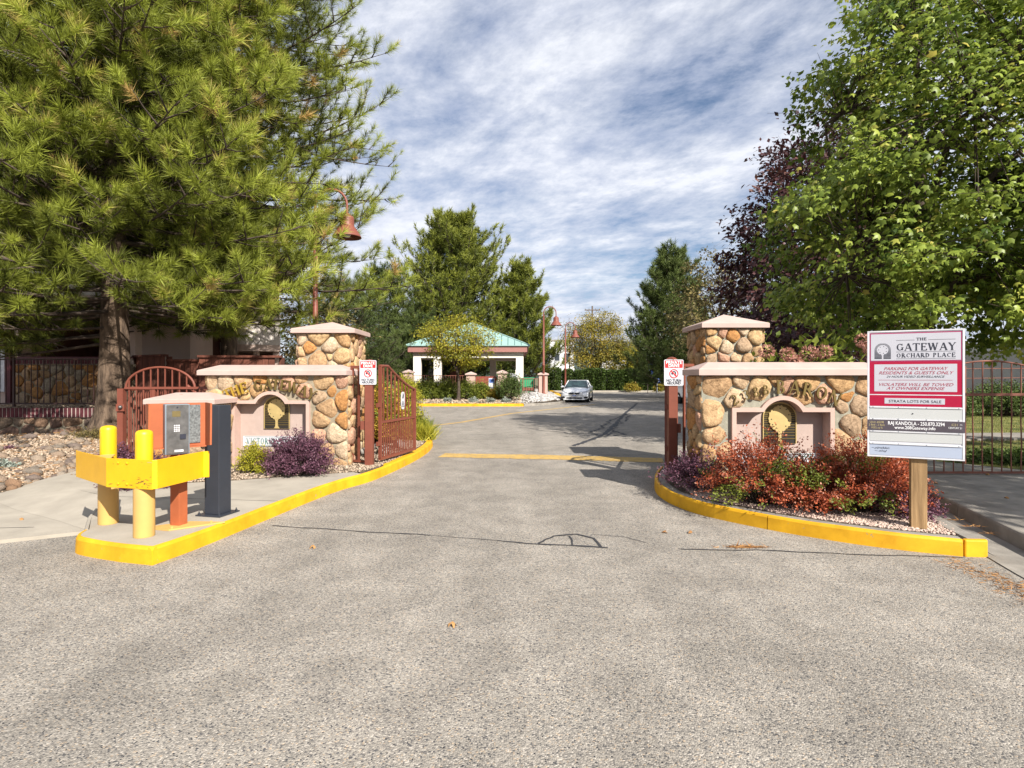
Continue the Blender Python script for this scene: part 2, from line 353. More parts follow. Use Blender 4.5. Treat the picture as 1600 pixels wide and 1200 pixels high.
def stone_obj(pl, h, m, parent, M, rng, name='stone', sink=0.015):
    """one rounded stone from outline pl; M maps (u,v,depth) to the parent's space"""
    cx = sum(p[0] for p in pl)/len(pl); cy = sum(p[1] for p in pl)/len(pl); n = len(pl)
    R = math.sqrt(max(1e-6, sum((p[0]-cx)**2+(p[1]-cy)**2 for p in pl)/n)); h = h*min(1.3, 0.45+R/0.16); tx, ty = rng.uniform(-.2, .2), rng.uniform(-.2, .2)
    vs = []
    for s, d in ((1.0, -sink), (0.985, 0.40*h), (0.88, 0.82*h), (0.5, h)):
        for (x, y) in pl:
            jx, jy = rng.uniform(-.06, .06)*R, rng.uniform(-.06, .06)*R
            a, b = (x-cx)*s+jx*(s < 1), (y-cy)*s+jy*(s < 1)
            vs.append((a, b, d+(tx*a+ty*b+rng.uniform(-.16, .16)*h if s < 1 else 0)))
    fs = [(i*n+k, i*n+(k+1) % n, (i+1)*n+(k+1) % n, (i+1)*n+k) for i in range(3) for k in range(n)]+[tuple(3*n+k for k in range(n))]
    c = M @ Vector((cx, cy, 0)); R3 = M.to_3x3()
    mb = MB(); mb.add([R3 @ Vector(v) for v in vs], fs, True)
    if R3.determinant() < 0: mb.f = [f[::-1] for f in mb.f]
    return mb.build(name, m, parent, loc=tuple(c))
def stone_face(Wd, Hh, sp, m, parent, M, rng, h=0.045, hole=None, name='stone', **k):
    for pl in stone_cells(Wd, Hh, sp, rng, hole, **k): stone_obj(pl, h*rng.uniform(.7, 1.25), m, parent, M, rng, name)

# ------------------------------------------------------------------ ground materials
def asphalt_mat():
    m = bpy.data.materials.new('asphalt'); m.use_nodes = True; nt = m.node_tree; N = nt.nodes; L = nt.links.new; p = N['Principled BSDF']
    p.inputs['Roughness'].default_value = 0.9; p.inputs['Specular IOR Level'].default_value = 0.25
    t = N.new('ShaderNodeTexCoord')
    def vor(sc):
        v = N.new('ShaderNodeTexVoronoi'); v.inputs['Scale'].default_value = sc; v.inputs['Randomness'].default_value = 1.0; L(t.outputs['Object'], v.inputs['Vector']); return v
    def ramp(src, stops, interp='LINEAR'):
        r = N.new('ShaderNodeValToRGB'); r.color_ramp.interpolation = interp; L(src, r.inputs[0])
        el = r.color_ramp.elements
        for i, (ps, c) in enumerate(stops):
            q = el[i] if i < 2 else el.new(ps)
            q.position = ps; q.color = (*c, 1)
        return r.outputs[0]
    v1 = vor(120); sp = N.new('ShaderNodeSeparateXYZ'); L(v1.outputs['Color'], sp.inputs[0])
    c1 = ramp(sp.outputs[0], [(0.0, (.09, .088, .088)), (0.07, (.19, .175, .155)), (0.28, (.27, .245, .21)), (0.6, (.33, .30, .255)), (0.86, (.43, .39, .335)), (0.95, (.40, .32, .235))], 'CONSTANT')
    v2 = vor(52); sp2 = N.new('ShaderNodeSeparateXYZ'); L(v2.outputs['Color'], sp2.inputs[0])
    dm = ramp(v2.outputs['Distance'], [(0.0, (1, 1, 1)), (0.33, (0, 0, 0))], 'LINEAR'); pick = ramp(sp2.outputs[1], [(0.0, (0, 0, 0)), (0.87, (1, 1, 1))], 'CONSTANT')
    mm = N.new('ShaderNodeMath'); mm.operation = 'MULTIPLY'; L(dm, mm.inputs[0]); L(pick, mm.inputs[1])
    mm2 = N.new('ShaderNodeMath'); mm2.operation = 'GREATER_THAN'; mm2.inputs[1].default_value = 0.3; L(mm.outputs[0], mm2.inputs[0])
    mx = N.new('ShaderNodeMixRGB'); L(mm2.outputs[0], mx.inputs[0]); L(c1, mx.inputs[1]); mx.inputs[2].default_value = (.028, .03, .036, 1)
    def noi(sc, d, lo, hi, a, b, stretch=None):
        n = N.new('ShaderNodeTexNoise'); n.inputs['Scale'].default_value = sc; n.inputs['Detail'].default_value = d
        if stretch:
            mp = N.new('ShaderNodeMapping'); mp.inputs['Scale'].default_value = stretch; L(t.outputs['Object'], mp.inputs[0]); L(mp.outputs[0], n.inputs['Vector'])
        else: L(t.outputs['Object'], n.inputs['Vector'])
        return ramp(n.outputs['Fac'], [(lo, (a,)*3), (hi, (b,)*3)])
    out = mx.outputs[0]
    for (o, f) in ((noi(0.55, 4, .35, .68, .90, 1.05), 1), (noi(2.6, 5, .36, .66, .87, 1.10), 1), (noi(1.3, 3, .4, .62, .90, 1.05, (1.0, .16, 1)), 1)):
        q = N.new('ShaderNodeMixRGB'); q.blend_type = 'MULTIPLY'; q.inputs[0].default_value = f; L(out, q.inputs[1]); L(o, q.inputs[2]); out = q.outputs[0]
    L(out, p.inputs['Base Color'])
    bp = N.new('ShaderNodeBump'); bp.inputs['Strength'].default_value = 0.7; bp.inputs['Distance'].default_value = 0.006; L(v1.outputs['Distance'], bp.inputs['Height']); bp.invert = True; L(bp.outputs[0], p.inputs['Normal'])
    MATS['asphalt'] = m; return m
asphalt_mat()
mat('soil', (.10, .075, .05), 0.95, .3, 8, .02, 40)
mat('far_ground', (.12, .12, .06), 0.95, .3, .2)
mat('concrete', (.34, .305, .25), 0.9, .14, 2.2, .003, 120)
mat('concrete_grey', (.24, .22, .19), 0.9, .25, 3.5, .006, 80)
mat('yellow_paint', (.64, .325, .006), 0.65, .16, 3.5, .0015, 160, chips=((.30, .24, .14), 11, .655), col2=(.76, .41, .012))
mat('faded_yellow', (.46, .30, .09), 0.85, .15, 4, .003, 60, chips=((.20, .18, .15), 14, .56))
mat('tar', (.035, .035, .038), 0.7, .2, 9)
mat('grass', (.09, .13, .025), 0.9, .35, 1.6, .02, 90, col2=(.24, .22, .06))
mat('mortar', (.27, .23, .165), 0.95, .2, 12, .01, 60)
mat('mortar_green', (.27, .26, .205), 0.95, .2, 12, .01, 60)
mat('cap_concrete', (.44, .325, .285), 0.85, .08, 3.5, .002, 90, chips=((.30, .22, .18), 7, .66))
mat('pink_stucco', (.47, .33, .275), 0.9, .05, 8, .003, 220)
mat('niche_stucco', (.40, .31, .27), 0.9, .06, 8, .003, 220)
mat('gold', (.15, .105, .03), 0.45, .15, 9, metal=0.4, spec=.5)
mat('gold_pale', (.50, .38, .16), 0.5, .10, 9, metal=0.35, spec=.5)
mat('gold_bright', (.60, .40, .06), 0.36, .12, 9, metal=0.7, spec=.5)
mat('black_plate', (.02, .018, .016), 0.5)
mat('rust_paint', (.175, .052, .032), 0.5, .10, 6, .0008, 120, chips=((.12, .04, .025), 18, .70))
mat('rust_orange', (.36, .10, .038), 0.6, .10, 6, .001, 120)
mat('dark_iron', (.045, .02, .018), 0.5, .2)
mat('maroon', (.085, .018, .022), 0.55, .15)
mat('white_sign', (.52, .52, .55), 0.4, .02, 3)
mat('sign_panel_white', (.44, .44, .48), 0.4, .03, 2)
mat('sign_slat', (.46, .47, .46), 0.5, .03, 2); mat('sign_slat_blue', (.36, .41, .51), 0.45, .03, 2)
mat('sign_red', (.34, .004, .035), 0.4, .04); mat('sign_magenta', (.30, .02, .09), 0.4, .04); mat('traffic_red', (.55, .03, .03), 0.4, .04)
mat('ink', (.02, .022, .035), 0.6); mat('ink_red', (.30, .03, .06), 0.6); mat('ink_green', (.03, .13, .11), 0.6); mat('strip_dark', (.075, .062, .075), 0.5); mat('ink_white', (.8, .8, .8), 0.6); mat('ink_gold', (.45, .38, .2), .6)
mat('wood_post', (.30, .18, .08), 0.85, .4, 22, .006, 40, col2=(.42, .27, .13), stretch=(1, 1, .06)); mat('fence_wood', (.13, .045, .028), 0.85, .35, 14, .004, 50, rnd=.18, stretch=(1, 1, .08))
mat('yellow_steel', (.70, .37, .003), 0.4, .05, 5, .0012, 50, chips=((.35, .18, .02), 15, .735), col2=(.74, .41, .006), spec=.5)
mat('yellow_tube', (.70, .42, .006), 0.45, .10, 5, spec=.5, chips=((.30, .16, .03), 22, .73)); mat('pale_yellow', (.56, .34, .11), 0.55, .06, 4, col2=(.60, .37, .11))
mat('charcoal_steel', (.028, .032, .042), 0.45, .1, 5, spec=.5); mat('grey_steel', (.17, .20, .23), 0.4, .1, 5)
mat('stainless', (.15, .145, .14), 0.38, .25, 14, metal=.6); mat('lcd', (.13, .10, .04), 0.3); mat('mesh_glass', (.14, .15, .15), .4, .5, 60)
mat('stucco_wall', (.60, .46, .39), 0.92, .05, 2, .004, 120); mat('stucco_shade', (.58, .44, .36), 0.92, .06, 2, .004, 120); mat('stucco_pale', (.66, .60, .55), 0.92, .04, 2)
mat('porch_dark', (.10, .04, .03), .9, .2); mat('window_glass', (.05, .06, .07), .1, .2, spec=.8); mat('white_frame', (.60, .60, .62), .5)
mat('brick', (.085, .02, .025), 0.85, .25, 9, .004, 60, rnd=.2); mat('brick_mortar', (.42, .36, .32), .95, .1)
mat('bark', (.085, .055, .037), 0.95, .55, 9, .07, 14, col2=(.20, .14, .095), stretch=(1, 1, .28)); mat('bark_dark', (.07, .052, .04), .95, .4, 8, .02, 30)
mat('green_metal', (.25, .38, .35), .45, .06, 1.5); mat('seam_green', (.12, .24, .22), .5); mat('fascia_pink', (.30, .14, .12), .7, .06); mat('white_stucco', (.74, .70, .62), .9, .05)
mat('pebble_wall', (.50, .49, .49), .95, .55, 55, .02, 60); mat('bin_green', (.03, .27, .12), .6, .08); mat('far_white', (.62, .62, .62), .8, .05)
mat('pole_wood', (.13, .10, .08), .9); mat('dirt_grey', (.22, .21, .20), .95, .3, 3, .02, 30); mat('grey_rock', (.30, .28, .25), .9, .3, 9, .01, 30, rnd=.35); mat('blue_plastic', (.02, .07, .42), .5)
TAN = [(.60, .42, .24), (.56, .37, .19), (.62, .47, .31), (.54, .29, .115), (.60, .42, .25), (.66, .53, .38), (.52, .35, .20), (.60, .37, .26), (.52, .27, .10), (.62, .45, .25), (.46, .34, .23)]
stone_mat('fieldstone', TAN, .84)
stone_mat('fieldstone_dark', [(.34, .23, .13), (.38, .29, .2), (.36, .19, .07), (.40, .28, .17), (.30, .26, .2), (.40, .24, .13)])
stone_mat('flagstone', [(.20, .13, .10), (.24, .16, .11), (.17, .13, .11), (.22, .12, .09), (.25, .19, .14)])
stone_mat('river_rock', [(.48, .40, .33), (.56, .44, .34), (.40, .36, .31), (.60, .50, .40), (.52, .34, .22), (.36, .30, .27), (.60, .53, .45)], .72)

# ------------------------------------------------------------------ ground
def sheet(name, poly, z, m, parent=None, thick=0.0, kind='structure'):
    mb = MB()
    if thick: mb.prism(poly, z-thick, z)
    else:
        tr = tessellate_polygon([[Vector((x, y, 0)) for x, y in poly]]); vs = [(x, y, z) for x, y in poly]; fs = []
        for a, b, c in tr:
            if (poly[b][0]-poly[a][0])*(poly[c][1]-poly[a][1])-(poly[b][1]-poly[a][1])*(poly[c][0]-poly[a][0]) < 0: b, c = c, b
            fs.append((a, b, c))
        mb.add(vs, fs)
    o = mb.build(name, MATS[m], parent)
    if not parent: o['kind'] = kind
    return o
sheet('ground', [(-900, -60), (900, -60), (900, 1500), (-900, 1500)], -0.03, 'far_ground')
asph = sheet('asphalt_road', [(-40, -30), (40, -30), (40, 66.5), (-40, 66.5)], 0.0, 'asphalt')
rng = random.Random(11)
def strip(name, pts, w, z, m, parent, jit=0.0, wj=0.3, closed=False):
    """ragged painted or tarred line lying on the road"""
    P = []
    for i in range(len(pts)-1):
        a, b = Vector((*pts[i], 0)), Vector((*pts[i+1], 0)); n = max(1, int((b-a).length/0.07))
        for k in range(n): P.append(a.lerp(b, k/n))
    P.append(Vector((*pts[-1], 0))); vs = []
    for i, p in enumerate(P):
        d = (P[min(i+1, len(P)-1)]-P[max(i-1, 0)]).normalized(); nn = Vector((-d.y, d.x, 0))
        off = jit*(noise.noise(Vector((p.x*2.3, p.y*2.3, 1.7)))+0.5*noise.noise(Vector((p.x*9, p.y*9, 4)))); ww = w*(1+wj*noise.noise(Vector((p.x*5, p.y*5, 9.1))))/2
        q = p+nn*off; vs += [q+nn*ww, q-nn*ww]
    vs = [(v.x, v.y, z) for v in vs]; fs = [(2*i, 2*i+1, 2*i+3, 2*i+2) for i in range(len(P)-1)]
    mb = MB(); mb.add(vs, fs); return mb.build(name, MATS[m], parent)
G = ground
strip('painted_line', [G(690, 711.5), (G(860, 714.5)), G(1036, 719.5)], 0.60, .0045, 'faded_yellow', asph, .01, .12)
strip('painted_line', [G(645, 669), G(720, 660), G(800, 646), G(930, 632)], 0.20, .0045, 'faded_yellow', asph, .02, .15)
strip('road_crack', [G(425, 822), G(565, 831), G(672, 837)], .022, .004, 'tar', asph, .03, .8)
strip('road_crack', [G(776, 845), G(860, 852), G(950, 856)], .03, .0045, 'tar', asph, .03, .8)
strip('road_crack', [G(840, 849), G(866, 838), G(900, 836), G(925, 842), G(940, 855)], .03, .005, 'tar', asph, .04, .7)
strip('road_crack', [G(888, 838), G(892, 852)], .016, .0055, 'tar', asph, .03, .6)
strip('road_crack', [G(925, 836), G(975, 839), G(1010, 848)], .010, .005, 'tar', asph, .03, .6)
strip('road_crack', [G(1060, 858), G(1200, 861), G(1380, 868), G(1505, 872)], .02, .004, 'tar', asph, .03, .8)
strip('road_crack', [G(672, 837), G(776, 845)], .008, .0042, 'tar', asph, .02, .8)
strip('tar_seal', [G(896, 697), G(930, 685), G(945, 678), G(962, 662), G(978, 645), G(996, 630)], .13, .004, 'tar', asph, .05, .5)
strip('tar_seal', [G(921, 678), G(945, 682), G(975, 679), G(962, 674), G(952, 681)], .09, .0048, 'tar', asph, .18, .5)
strip('tar_seal', [G(925, 676), G(940, 668), G(950, 658), G(972, 650), G(984, 646)], .08, .0052, 'tar', asph, .2, .5)
strip('tar_seal', [G(960, 676), G(962, 664), G(980, 656), G(982, 648)], .07, .0056, 'tar', asph, .2, .5)
strip('tar_seal', [G(815, 668), G(840, 672), G(880, 676), G(902, 679)], .05, .004, 'tar', asph, .15, .9)

# kerbs -------------------------------------------------------------------
def offset(poly, d):
    out = []
    for i, p in enumerate(poly):
        a = poly[max(i-1, 0)]; b = poly[min(i+1, len(poly)-1)]; dx, dy = b[0]-a[0], b[1]-a[1]; L = math.hypot(dx, dy)
        out.append((p[0]-dy/L*d, p[1]+dx/L*d))
    return out
def smooth_line(pts, n=6):
    out = []; P = [pts[0]]+pts+[pts[-1]]
    for i in range(1, len(P)-2):
        for k in range(n):
            t = k/n; p0, p1, p2, p3 = P[i-1], P[i], P[i+1], P[i+2]
            out.append(tuple(0.5*((2*p1[j])+(-p0[j]+p2[j])*t+(2*p0[j]-5*p1[j]+4*p2[j]-p3[j])*t*t+(-p0[j]+3*p1[j]-3*p2[j]+p3[j])*t**3) for j in (0, 1)))
    return out+[pts[-1]]
def kerb(name, line, side, m, seg=1.6, h=.15, w=.045, parent=None, top=None):
    """kerb along line; side=+1 when the bed lies to the left of the line; built from kerb stones with open joints"""
    root = None; cur = [line[0]]; L = 0; parts = []
    for a, b in zip(line, line[1:]):
        cur.append(b); L += math.hypot(b[0]-a[0], b[1]-a[1])
        if L > seg: parts.append(cur); cur = [b]; L = 0
    if len(cur) > 1: parts.append(cur)
    root = bpy.data.objects.new(name, None); COL.objects.link(root); root['kind'] = 'structure'
    prof = [(0.0, -.05), (.008, h-.025), (.018, h-.006), (.035, h), (w, h), (w, -.05)]
    full = {i: offset(line, side*d) for i, (d, z) in enumerate(prof)}; base = 0
    for pi_, ps in enumerate(parts):
        n = len(ps); vs = []
        idx = list(range(base, base+n)); base += n-1
        for k, (d, z) in enumerate(prof):
            for q, i in enumerate(idx):
                x, y = full[k][i]
                if q == n-1 and n > 1 and pi_ < len(parts)-1:      # 8 mm joint
                    x2, y2 = full[k][idx[q-1]]; l = math.hypot(x-x2, y-y2); f = min(.5, .010/max(l, .01)); x += (x2-x)*f; y += (y2-y)*f
                vs.append((x, y, z+(.004*noise.noise(Vector((x*3, y*3, k))) if 0 < k < 5 else 0)))
        fs = []
        for k in range(len(prof)-1):
            for q in range(n-1):
                f = (k*n+q, k*n+q+1, (k+1)*n+q+1, (k+1)*n+q); fs.append(f if side > 0 else f[::-1])
        e0 = tuple(k*n for k in range(len(prof))); e1 = tuple(k*n+n-1 for k in range(len(prof)))
        fs += [e0 if side > 0 else e0[::-1], e1[::-1] if side > 0 else e1]
        mb = MB(); mb.add(vs, fs); mb.build('kerb_stone', MATS[m], root)
    return root
left_line = smooth_line([(-4.10, 5.42), (-4.05, 5.28), (-3.95, 5.16), (-3.72, 5.05), (-3.4, 4.93)], 4)
left_front = left_line+[(-3.06, 4.84)]
side_line = smooth_line([(-3.06, 4.84), (-2.9, 5.5), (-2.61, 7.26), (-2.42, 8.1), (-2.13, 8.95), (-1.86, 10.9), (-1.80, 12.6), (-2.0, 14.0), (-2.7, 15.2), (-4.2, 15.9), (-8.0, 16.2)], 6)
kerb('yellow_kerb', left_front, +1, 'yellow_paint', 2.0)
k9 = next(i for i, p in enumerate(side_line) if p[1] > 9.3)
kerb('yellow_kerb', side_line[:k9+1], +1, 'yellow_paint', 1.9)
kerb('yellow_kerb', side_line[k9:], +1, 'yellow_paint', 1.9, w=.13)
kerb('grey_kerb', [(-4.95, 6.95), (-4.72, 6.45), (-4.45, 5.95), (-4.10, 5.43)], +1, 'concrete', 3.0)
in_side = [offset(side_line, .044)[i] if side_line[i][1] < 9.35 else offset(side_line, .128)[i] for i in range(len(side_line))]; in_front = offset(left_front, .044)
front_poly = in_front+[p for p in in_side[1:] if p[1] < 8.75]+[(-2.45, 8.75), (-3.1, 8.45), (-3.9, 8.05), (-4.8, 7.75), (-5.6, 7.85), (-5.45, 9.5), (-6.85, 9.5), (-6.75, 8.6), (-6.35, 7.95), (-5.75, 7.45), (-4.90, 6.95), (-4.68, 6.47), (-4.41, 5.97), (-4.05, 5.45)]
isl_s = sheet('island_slab', front_poly, .146, 'concrete', thick=.3)
strip('slab_joint', [(-4.85, 6.95), (-2.74, 6.7)], .012, .1472, 'tar', isl_s, 0, .3)
bed_poly = [(-2.45, 8.752)]+[p for p in in_side if p[1] > 8.76 and p[0] < 0]+[(-8.0, 15.9), (-8.0, 9.7), (-5.448, 9.7), (-5.45, 9.5), (-5.598, 7.852), (-4.8, 7.752), (-3.9, 8.052), (-3.1, 8.452)]
sheet('planting_bed', bed_poly, .148, 'soil', thick=.3)
right_line = smooth_line([(2.42, 9.3), (2.2, 8.75), (2.03, 8.1), (1.98, 7.6), (2.03, 7.1), (2.22, 6.58), (2.69, 5.99), (3.14, 5.58), (3.57, 5.29), (4.03, 5.08)], 5)
kerb('yellow_kerb', right_line, +1, 'yellow_paint', 1.7, w=.05)
kerb('grey_kerb', [offset(right_line, .0505)[i] for i in range(len(right_line))], +1, 'concrete_grey', 1.9, w=.11, h=.147)
inr = offset(right_line, .155)
sheet('planting_bed', inr[:-1]+[(4.16, 5.32), (4.50, 6.1), (4.72, 7.0), (5.3, 9.6), (2.6, 9.6)], .136, 'soil', thick=.3)
tipk = bpy.data.objects.new('yellow_kerb', None); COL.objects.link(tipk); tipk['kind'] = 'structure'
b_ = MB(); b_.prism([(4.045, 5.077), (4.235, 5.062), (4.262, 5.10), (4.262, 5.118), (4.055, 5.13)], -.05, .150); b_.build('kerb_stone', MATS['yellow_paint'], tipk, bevel=.012)
kerb('grey_kerb', [(4.264, 5.12), (4.32, 5.40), (4.62, 6.35), (4.92, 7.3), (5.1, 7.9)], +1, 'concrete_grey', 1.2, h=.15, w=.15)
walk_line = [(3.75, 3.0), (4.20, 4.64), (4.52, 5.7), (4.78, 6.55), (5.12, 7.6)]
kerb('grey_kerb', [(a+.34, b) for a, b in walk_line], -1, 'concrete_grey', 1.4, h=.15, w=.16)
pw = offset([(a+.34, b) for a, b in walk_line], -.16)
sheet('pavement', pw+[(5.9, 8.4), (7.6, 8.35), (14, 8.2), (14, 2.0), (5.4, 2.0)], .142, 'concrete_grey', thick=.3)
gut = sheet('gutter_pan', [(a-.10, b) for a, b in walk_line[:3]]+[(4.3, 5.04), (4.40, 5.4), (5.0, 7.9), (5.4, 7.9)]+[(a+.33, b) for a, b in walk_line[::-1]], .008, 'concrete_grey')
# concrete apron on the left
ap = sheet('concrete_apron', [(-14, 4.4), (-4.98, 5.46), (-4.36, 5.80), (-4.70, 6.45), (-4.97, 6.97), (-6.25, 7.55), (-6.72, 8.1), (-6.72, 10.0), (-8.5, 10.0), (-9.5, 7.5), (-14, 6.8)], .035, 'concrete', thick=.1)
strip('slab_joint', [(-14, 5.1), (-5.0, 5.95)], .014, .0365, 'tar', ap, 0, .3)
sheet('gravel_path', [(-7.6, 9.7), (-5.6, 9.7), (-5.4, 13.0), (-8.3, 13.0)], .15, 'soil')
# rising rock bed at the left: ruled surface
def ruled(name, A, B, n, zf, m, kind='structure'):
    vs = []; fs = []; k = len(A)
    for j in range(n+1):
        t = j/n
        for a, b in zip(A, B):
            x, y = a[0]+(b[0]-a[0])*t, a[1]+(b[1]-a[1])*t; vs.append((x, y, zf(t, x, y)))
    for j in range(n):
        for i in range(k-1): fs.append((j*k+i, j*k+i+1, (j+1)*k+i+1, (j+1)*k+i))
    mb = MB(); mb.add(vs, fs, True); o = mb.build(name, MATS[m]); o['kind'] = kind; return o
bedA = smooth_line([(-14, 6.2), (-10.5, 6.7), (-8.2, 7.1), (-7.0, 7.65), (-7.0, 8.5), (-7.15, 9.6), (-7.2, 11.5)], 5)
bedB = smooth_line([(-15, 12.0), (-13.0, 12.0), (-11.0, 12.0), (-9.8, 12.1), (-9.0, 12.8), (-8.4, 13.4), (-7.7, 13.6)], 5)
def bed_z(t, x, y): return .04+.36*min(1, t*1.25)**.8+.03*noise.noise(Vector((x*.9, y*.9, 0)))*min(1, t*6)
rockbed = ruled('rock_bed', bedA, bedB, 16, bed_z, 'soil')
def bed_pt(rg, bias=1.0):
    i = rg.uniform(0, len(bedA)-1.001); t = rg.random()**bias; k = int(i); f = i-k
    ax, ay = bedA[k][0]*(1-f)+bedA[k+1][0]*f, bedA[k][1]*(1-f)+bedA[k+1][1]*f; bx_, by_ = bedB[k][0]*(1-f)+bedB[k+1][0]*f, bedB[k][1]*(1-f)+bedB[k+1][1]*f
    x, y = ax+(bx_-ax)*t, ay+(by_-ay)*t; return x, y, bed_z(t, x, y)
def rock_mesh(seed, flat=.6, n=10):
    rg = random.Random(seed); bm = bmesh.new(); bmesh.ops.create_icosphere(bm, subdivisions=1, radius=1.0)
    for v in bm.verts: v.co *= 1+.22*rg.uniform(-1, 1); v.co.z *= flat
    me = bpy.data.meshes.new('rock'); bm.to_mesh(me); bm.free()
    me.polygons.foreach_set('use_smooth', [True]*len(me.polygons)); me.materials.append(MATS['river_rock']); return me
RA = [(-4.40, 5.86), (-4.93, 6.20), (-5.9, 6.75), (-6.75, 7.35), (-7.15, 8.2), (-7.3, 9.5)]; RB = [(-4.93, 6.92), (-4.97, 6.96), (-5.75, 7.452), (-6.35, 7.952), (-6.75, 8.602), (-6.85, 9.5)]
ruled('pavement_ramp', RA, RB, 4, lambda t, x, y: .037+.109*t, 'concrete')
rocks = [rock_mesh(40+i, .45+.1*(i % 4)) for i in range(8)]
rg = random.Random(5)
for i in range(298):
    x, y, z = bed_pt(rg, 1.3); s = rg.uniform(.05, .105) if rg.random() < .85 else rg.uniform(.10, .14)
    if x < -11.8: continue
    inst('rock', rg.choice(rocks), rockbed, (x, y, z+.25*s), (rg.uniform(-.3, .3), rg.uniform(-.3, .3), rg.uniform(0, 6.28)), (s*rg.uniform(.8, 1.4), s*rg.uniform(.7, 1.1), s))
# pebbles ----------------------------------------------------------------
nr = np.random.default_rng(7)
ico = bmesh.new(); bmesh.ops.create_icosphere(ico, subdivisions=1, radius=1.0); ico_v = np.array([v.co[:] for v in ico.verts]); ico_f = np.array([[v.index for v in f.verts] for f in ico.faces]); ico.free()
oct_v = np.array([(1, 0, 0), (0, 1, 0), (-1, 0, 0), (0, -1, 0), (0, 0, .7), (.0, 0, -.7)], float); oct_f = np.array([(0, 1, 4), (1, 2, 4), (2, 3, 4), (3, 0, 4), (1, 0, 5), (2, 1, 5), (3, 2, 5), (0, 3, 5)])
leaf_mat('pebble_tan', (.20, .145, .10), (.50, .40, .30), .9, 0.0); leaf_mat('pebble_pink', (.34, .25, .2), (.60, .46, .38), .9, 0.0); leaf_mat('pebble_grey', (.22, .21, .2), (.55, .53, .5), .9, 0.0)
leaf_mat('litter_brown', (.18, .08, .03), (.50, .27, .10), .9, .1)
def pebbles(name, pts, s0, s1, m, parent=None, seed=1):
    r = np.random.default_rng(seed); n = len(pts); P = np.array(pts); D = np.zeros((n, 3)); D[:, 2] = 1; D[:, :2] += r.normal(size=(n, 2))*.35
    s = r.uniform(s0, s1, n); P[:, 2] += s*.15
    o = scatter(name, oct_v*np.array([1, .75, .8]), oct_f, P, frames(D, r), s, MATS[m], parent, r.random(n)); o['kind'] = 'stuff'; return o
def in_poly(x, y, pl):
    c = False; n = len(pl)
    for i in range(n):
        (x1, y1), (x2, y2) = pl[i], pl[(i+1) % n]
        if (y1 > y) != (y2 > y) and x < (x2-x1)*(y-y1)/(y2-y1)+x1: c = not c
    return c
def fill(poly, n, z, rg):
    xs = [p[0] for p in poly]; ys = [p[1] for p in poly]; out = []
    while len(out) < n:
        x, y = rg.uniform(min(xs), max(xs)), rg.uniform(min(ys), max(ys))
        if in_poly(x, y, poly): out.append((x, y, z))
    return out
tag(pebbles('pebbles', [bed_pt(rg) for _ in range(15000)], .014, .042, 'pebble_tan', None, 3), 'tan river pebbles filling the sloping bed at the left', 'gravel')
gl = [p for p in bed_poly if p[1] < 10.8]
tag(pebbles('gravel', fill([(-2.36, 8.77), (-2.18, 9.2), (-2.0, 10.9), (-1.95, 12.4), (-2.15, 14.0), (-2.9, 15.0), (-4.5, 15.2), (-4.0, 12.4), (-3.2, 9.6), (-5.3, 9.0), (-6.6, 8.5), (-5.7, 7.93), (-4.8, 7.78), (-3.9, 8.08), (-3.1, 8.48)], 12000, .15, rg), .012, .03, 'pebble_tan', None, 4), 'fine tan gravel round the shrubs at the foot of the left gate wall', 'gravel')
tag(pebbles('gravel', fill([(2.3, 7.9), (2.25, 6.95), (2.9, 6.12), (3.35, 5.72), (3.75, 5.45), (4.1, 5.27), (4.2, 5.32), (4.5, 6.2), (4.75, 7.1), (4.3, 7.3)], 11000, .138, rg), .012, .026, 'pebble_pink', None, 5), 'pinkish gravel under the red shrubs in the right kerbed bed', 'gravel')

# lawn & path right
sheet('lawn', [(5.6, 8.6), (7.5, 8.6), (40, 8.6), (40, 34), (20, 34), (12.5, 22), (8.2, 13.0)], .10, 'grass', thick=.2)
sheet('footpath', [(5.3, 8.0), (8.0, 8.36), (8.3, 8.62), (7.4, 9.9), (9.0, 13.4), (30, 14.6), (30, 15.8), (8.0, 14.8), (6.6, 11.0), (5.5, 9.4)], .145, 'concrete_grey', thick=.2)
def blades(name, pts, h, w, m, parent=None, seed=1, lean=.35):
    r = np.random.default_rng(seed); n = len(pts); P = np.array(pts); D = np.zeros((n, 3)); D[:, 2] = 1; D[:, :2] += r.normal(size=(n, 2))*lean
    tv = np.array([(-w/2, 0, 0), (w/2, 0, 0), (0, 0.0, 1)]); tf = np.array([(0, 1, 2)])
    return scatter(name, tv/np.array([1, 1, 1]), tf, P, frames(D, r), r.uniform(.6, 1.2, n)*h, MATS[m], parent, r.random(n))
leaf_mat('grass_blade', (.06, .10, .02), (.24, .24, .07), .6, .3)
lp = fill([(6.0, 9.0), (7.2, 9.0), (16, 12.5), (24, 26), (8, 26)], 26000, .10, rg); lp = [p for p in lp if not (p[0] < 9 and p[1] < 13.3 and p[0] < 6.7+(p[1]-10.5)*.75+.9)]
g = blades('grass', lp, .06, .22, 'grass_blade', None, 8); tag(g, 'short green and straw coloured lawn beyond the right iron fence', 'grass', kind='stuff')

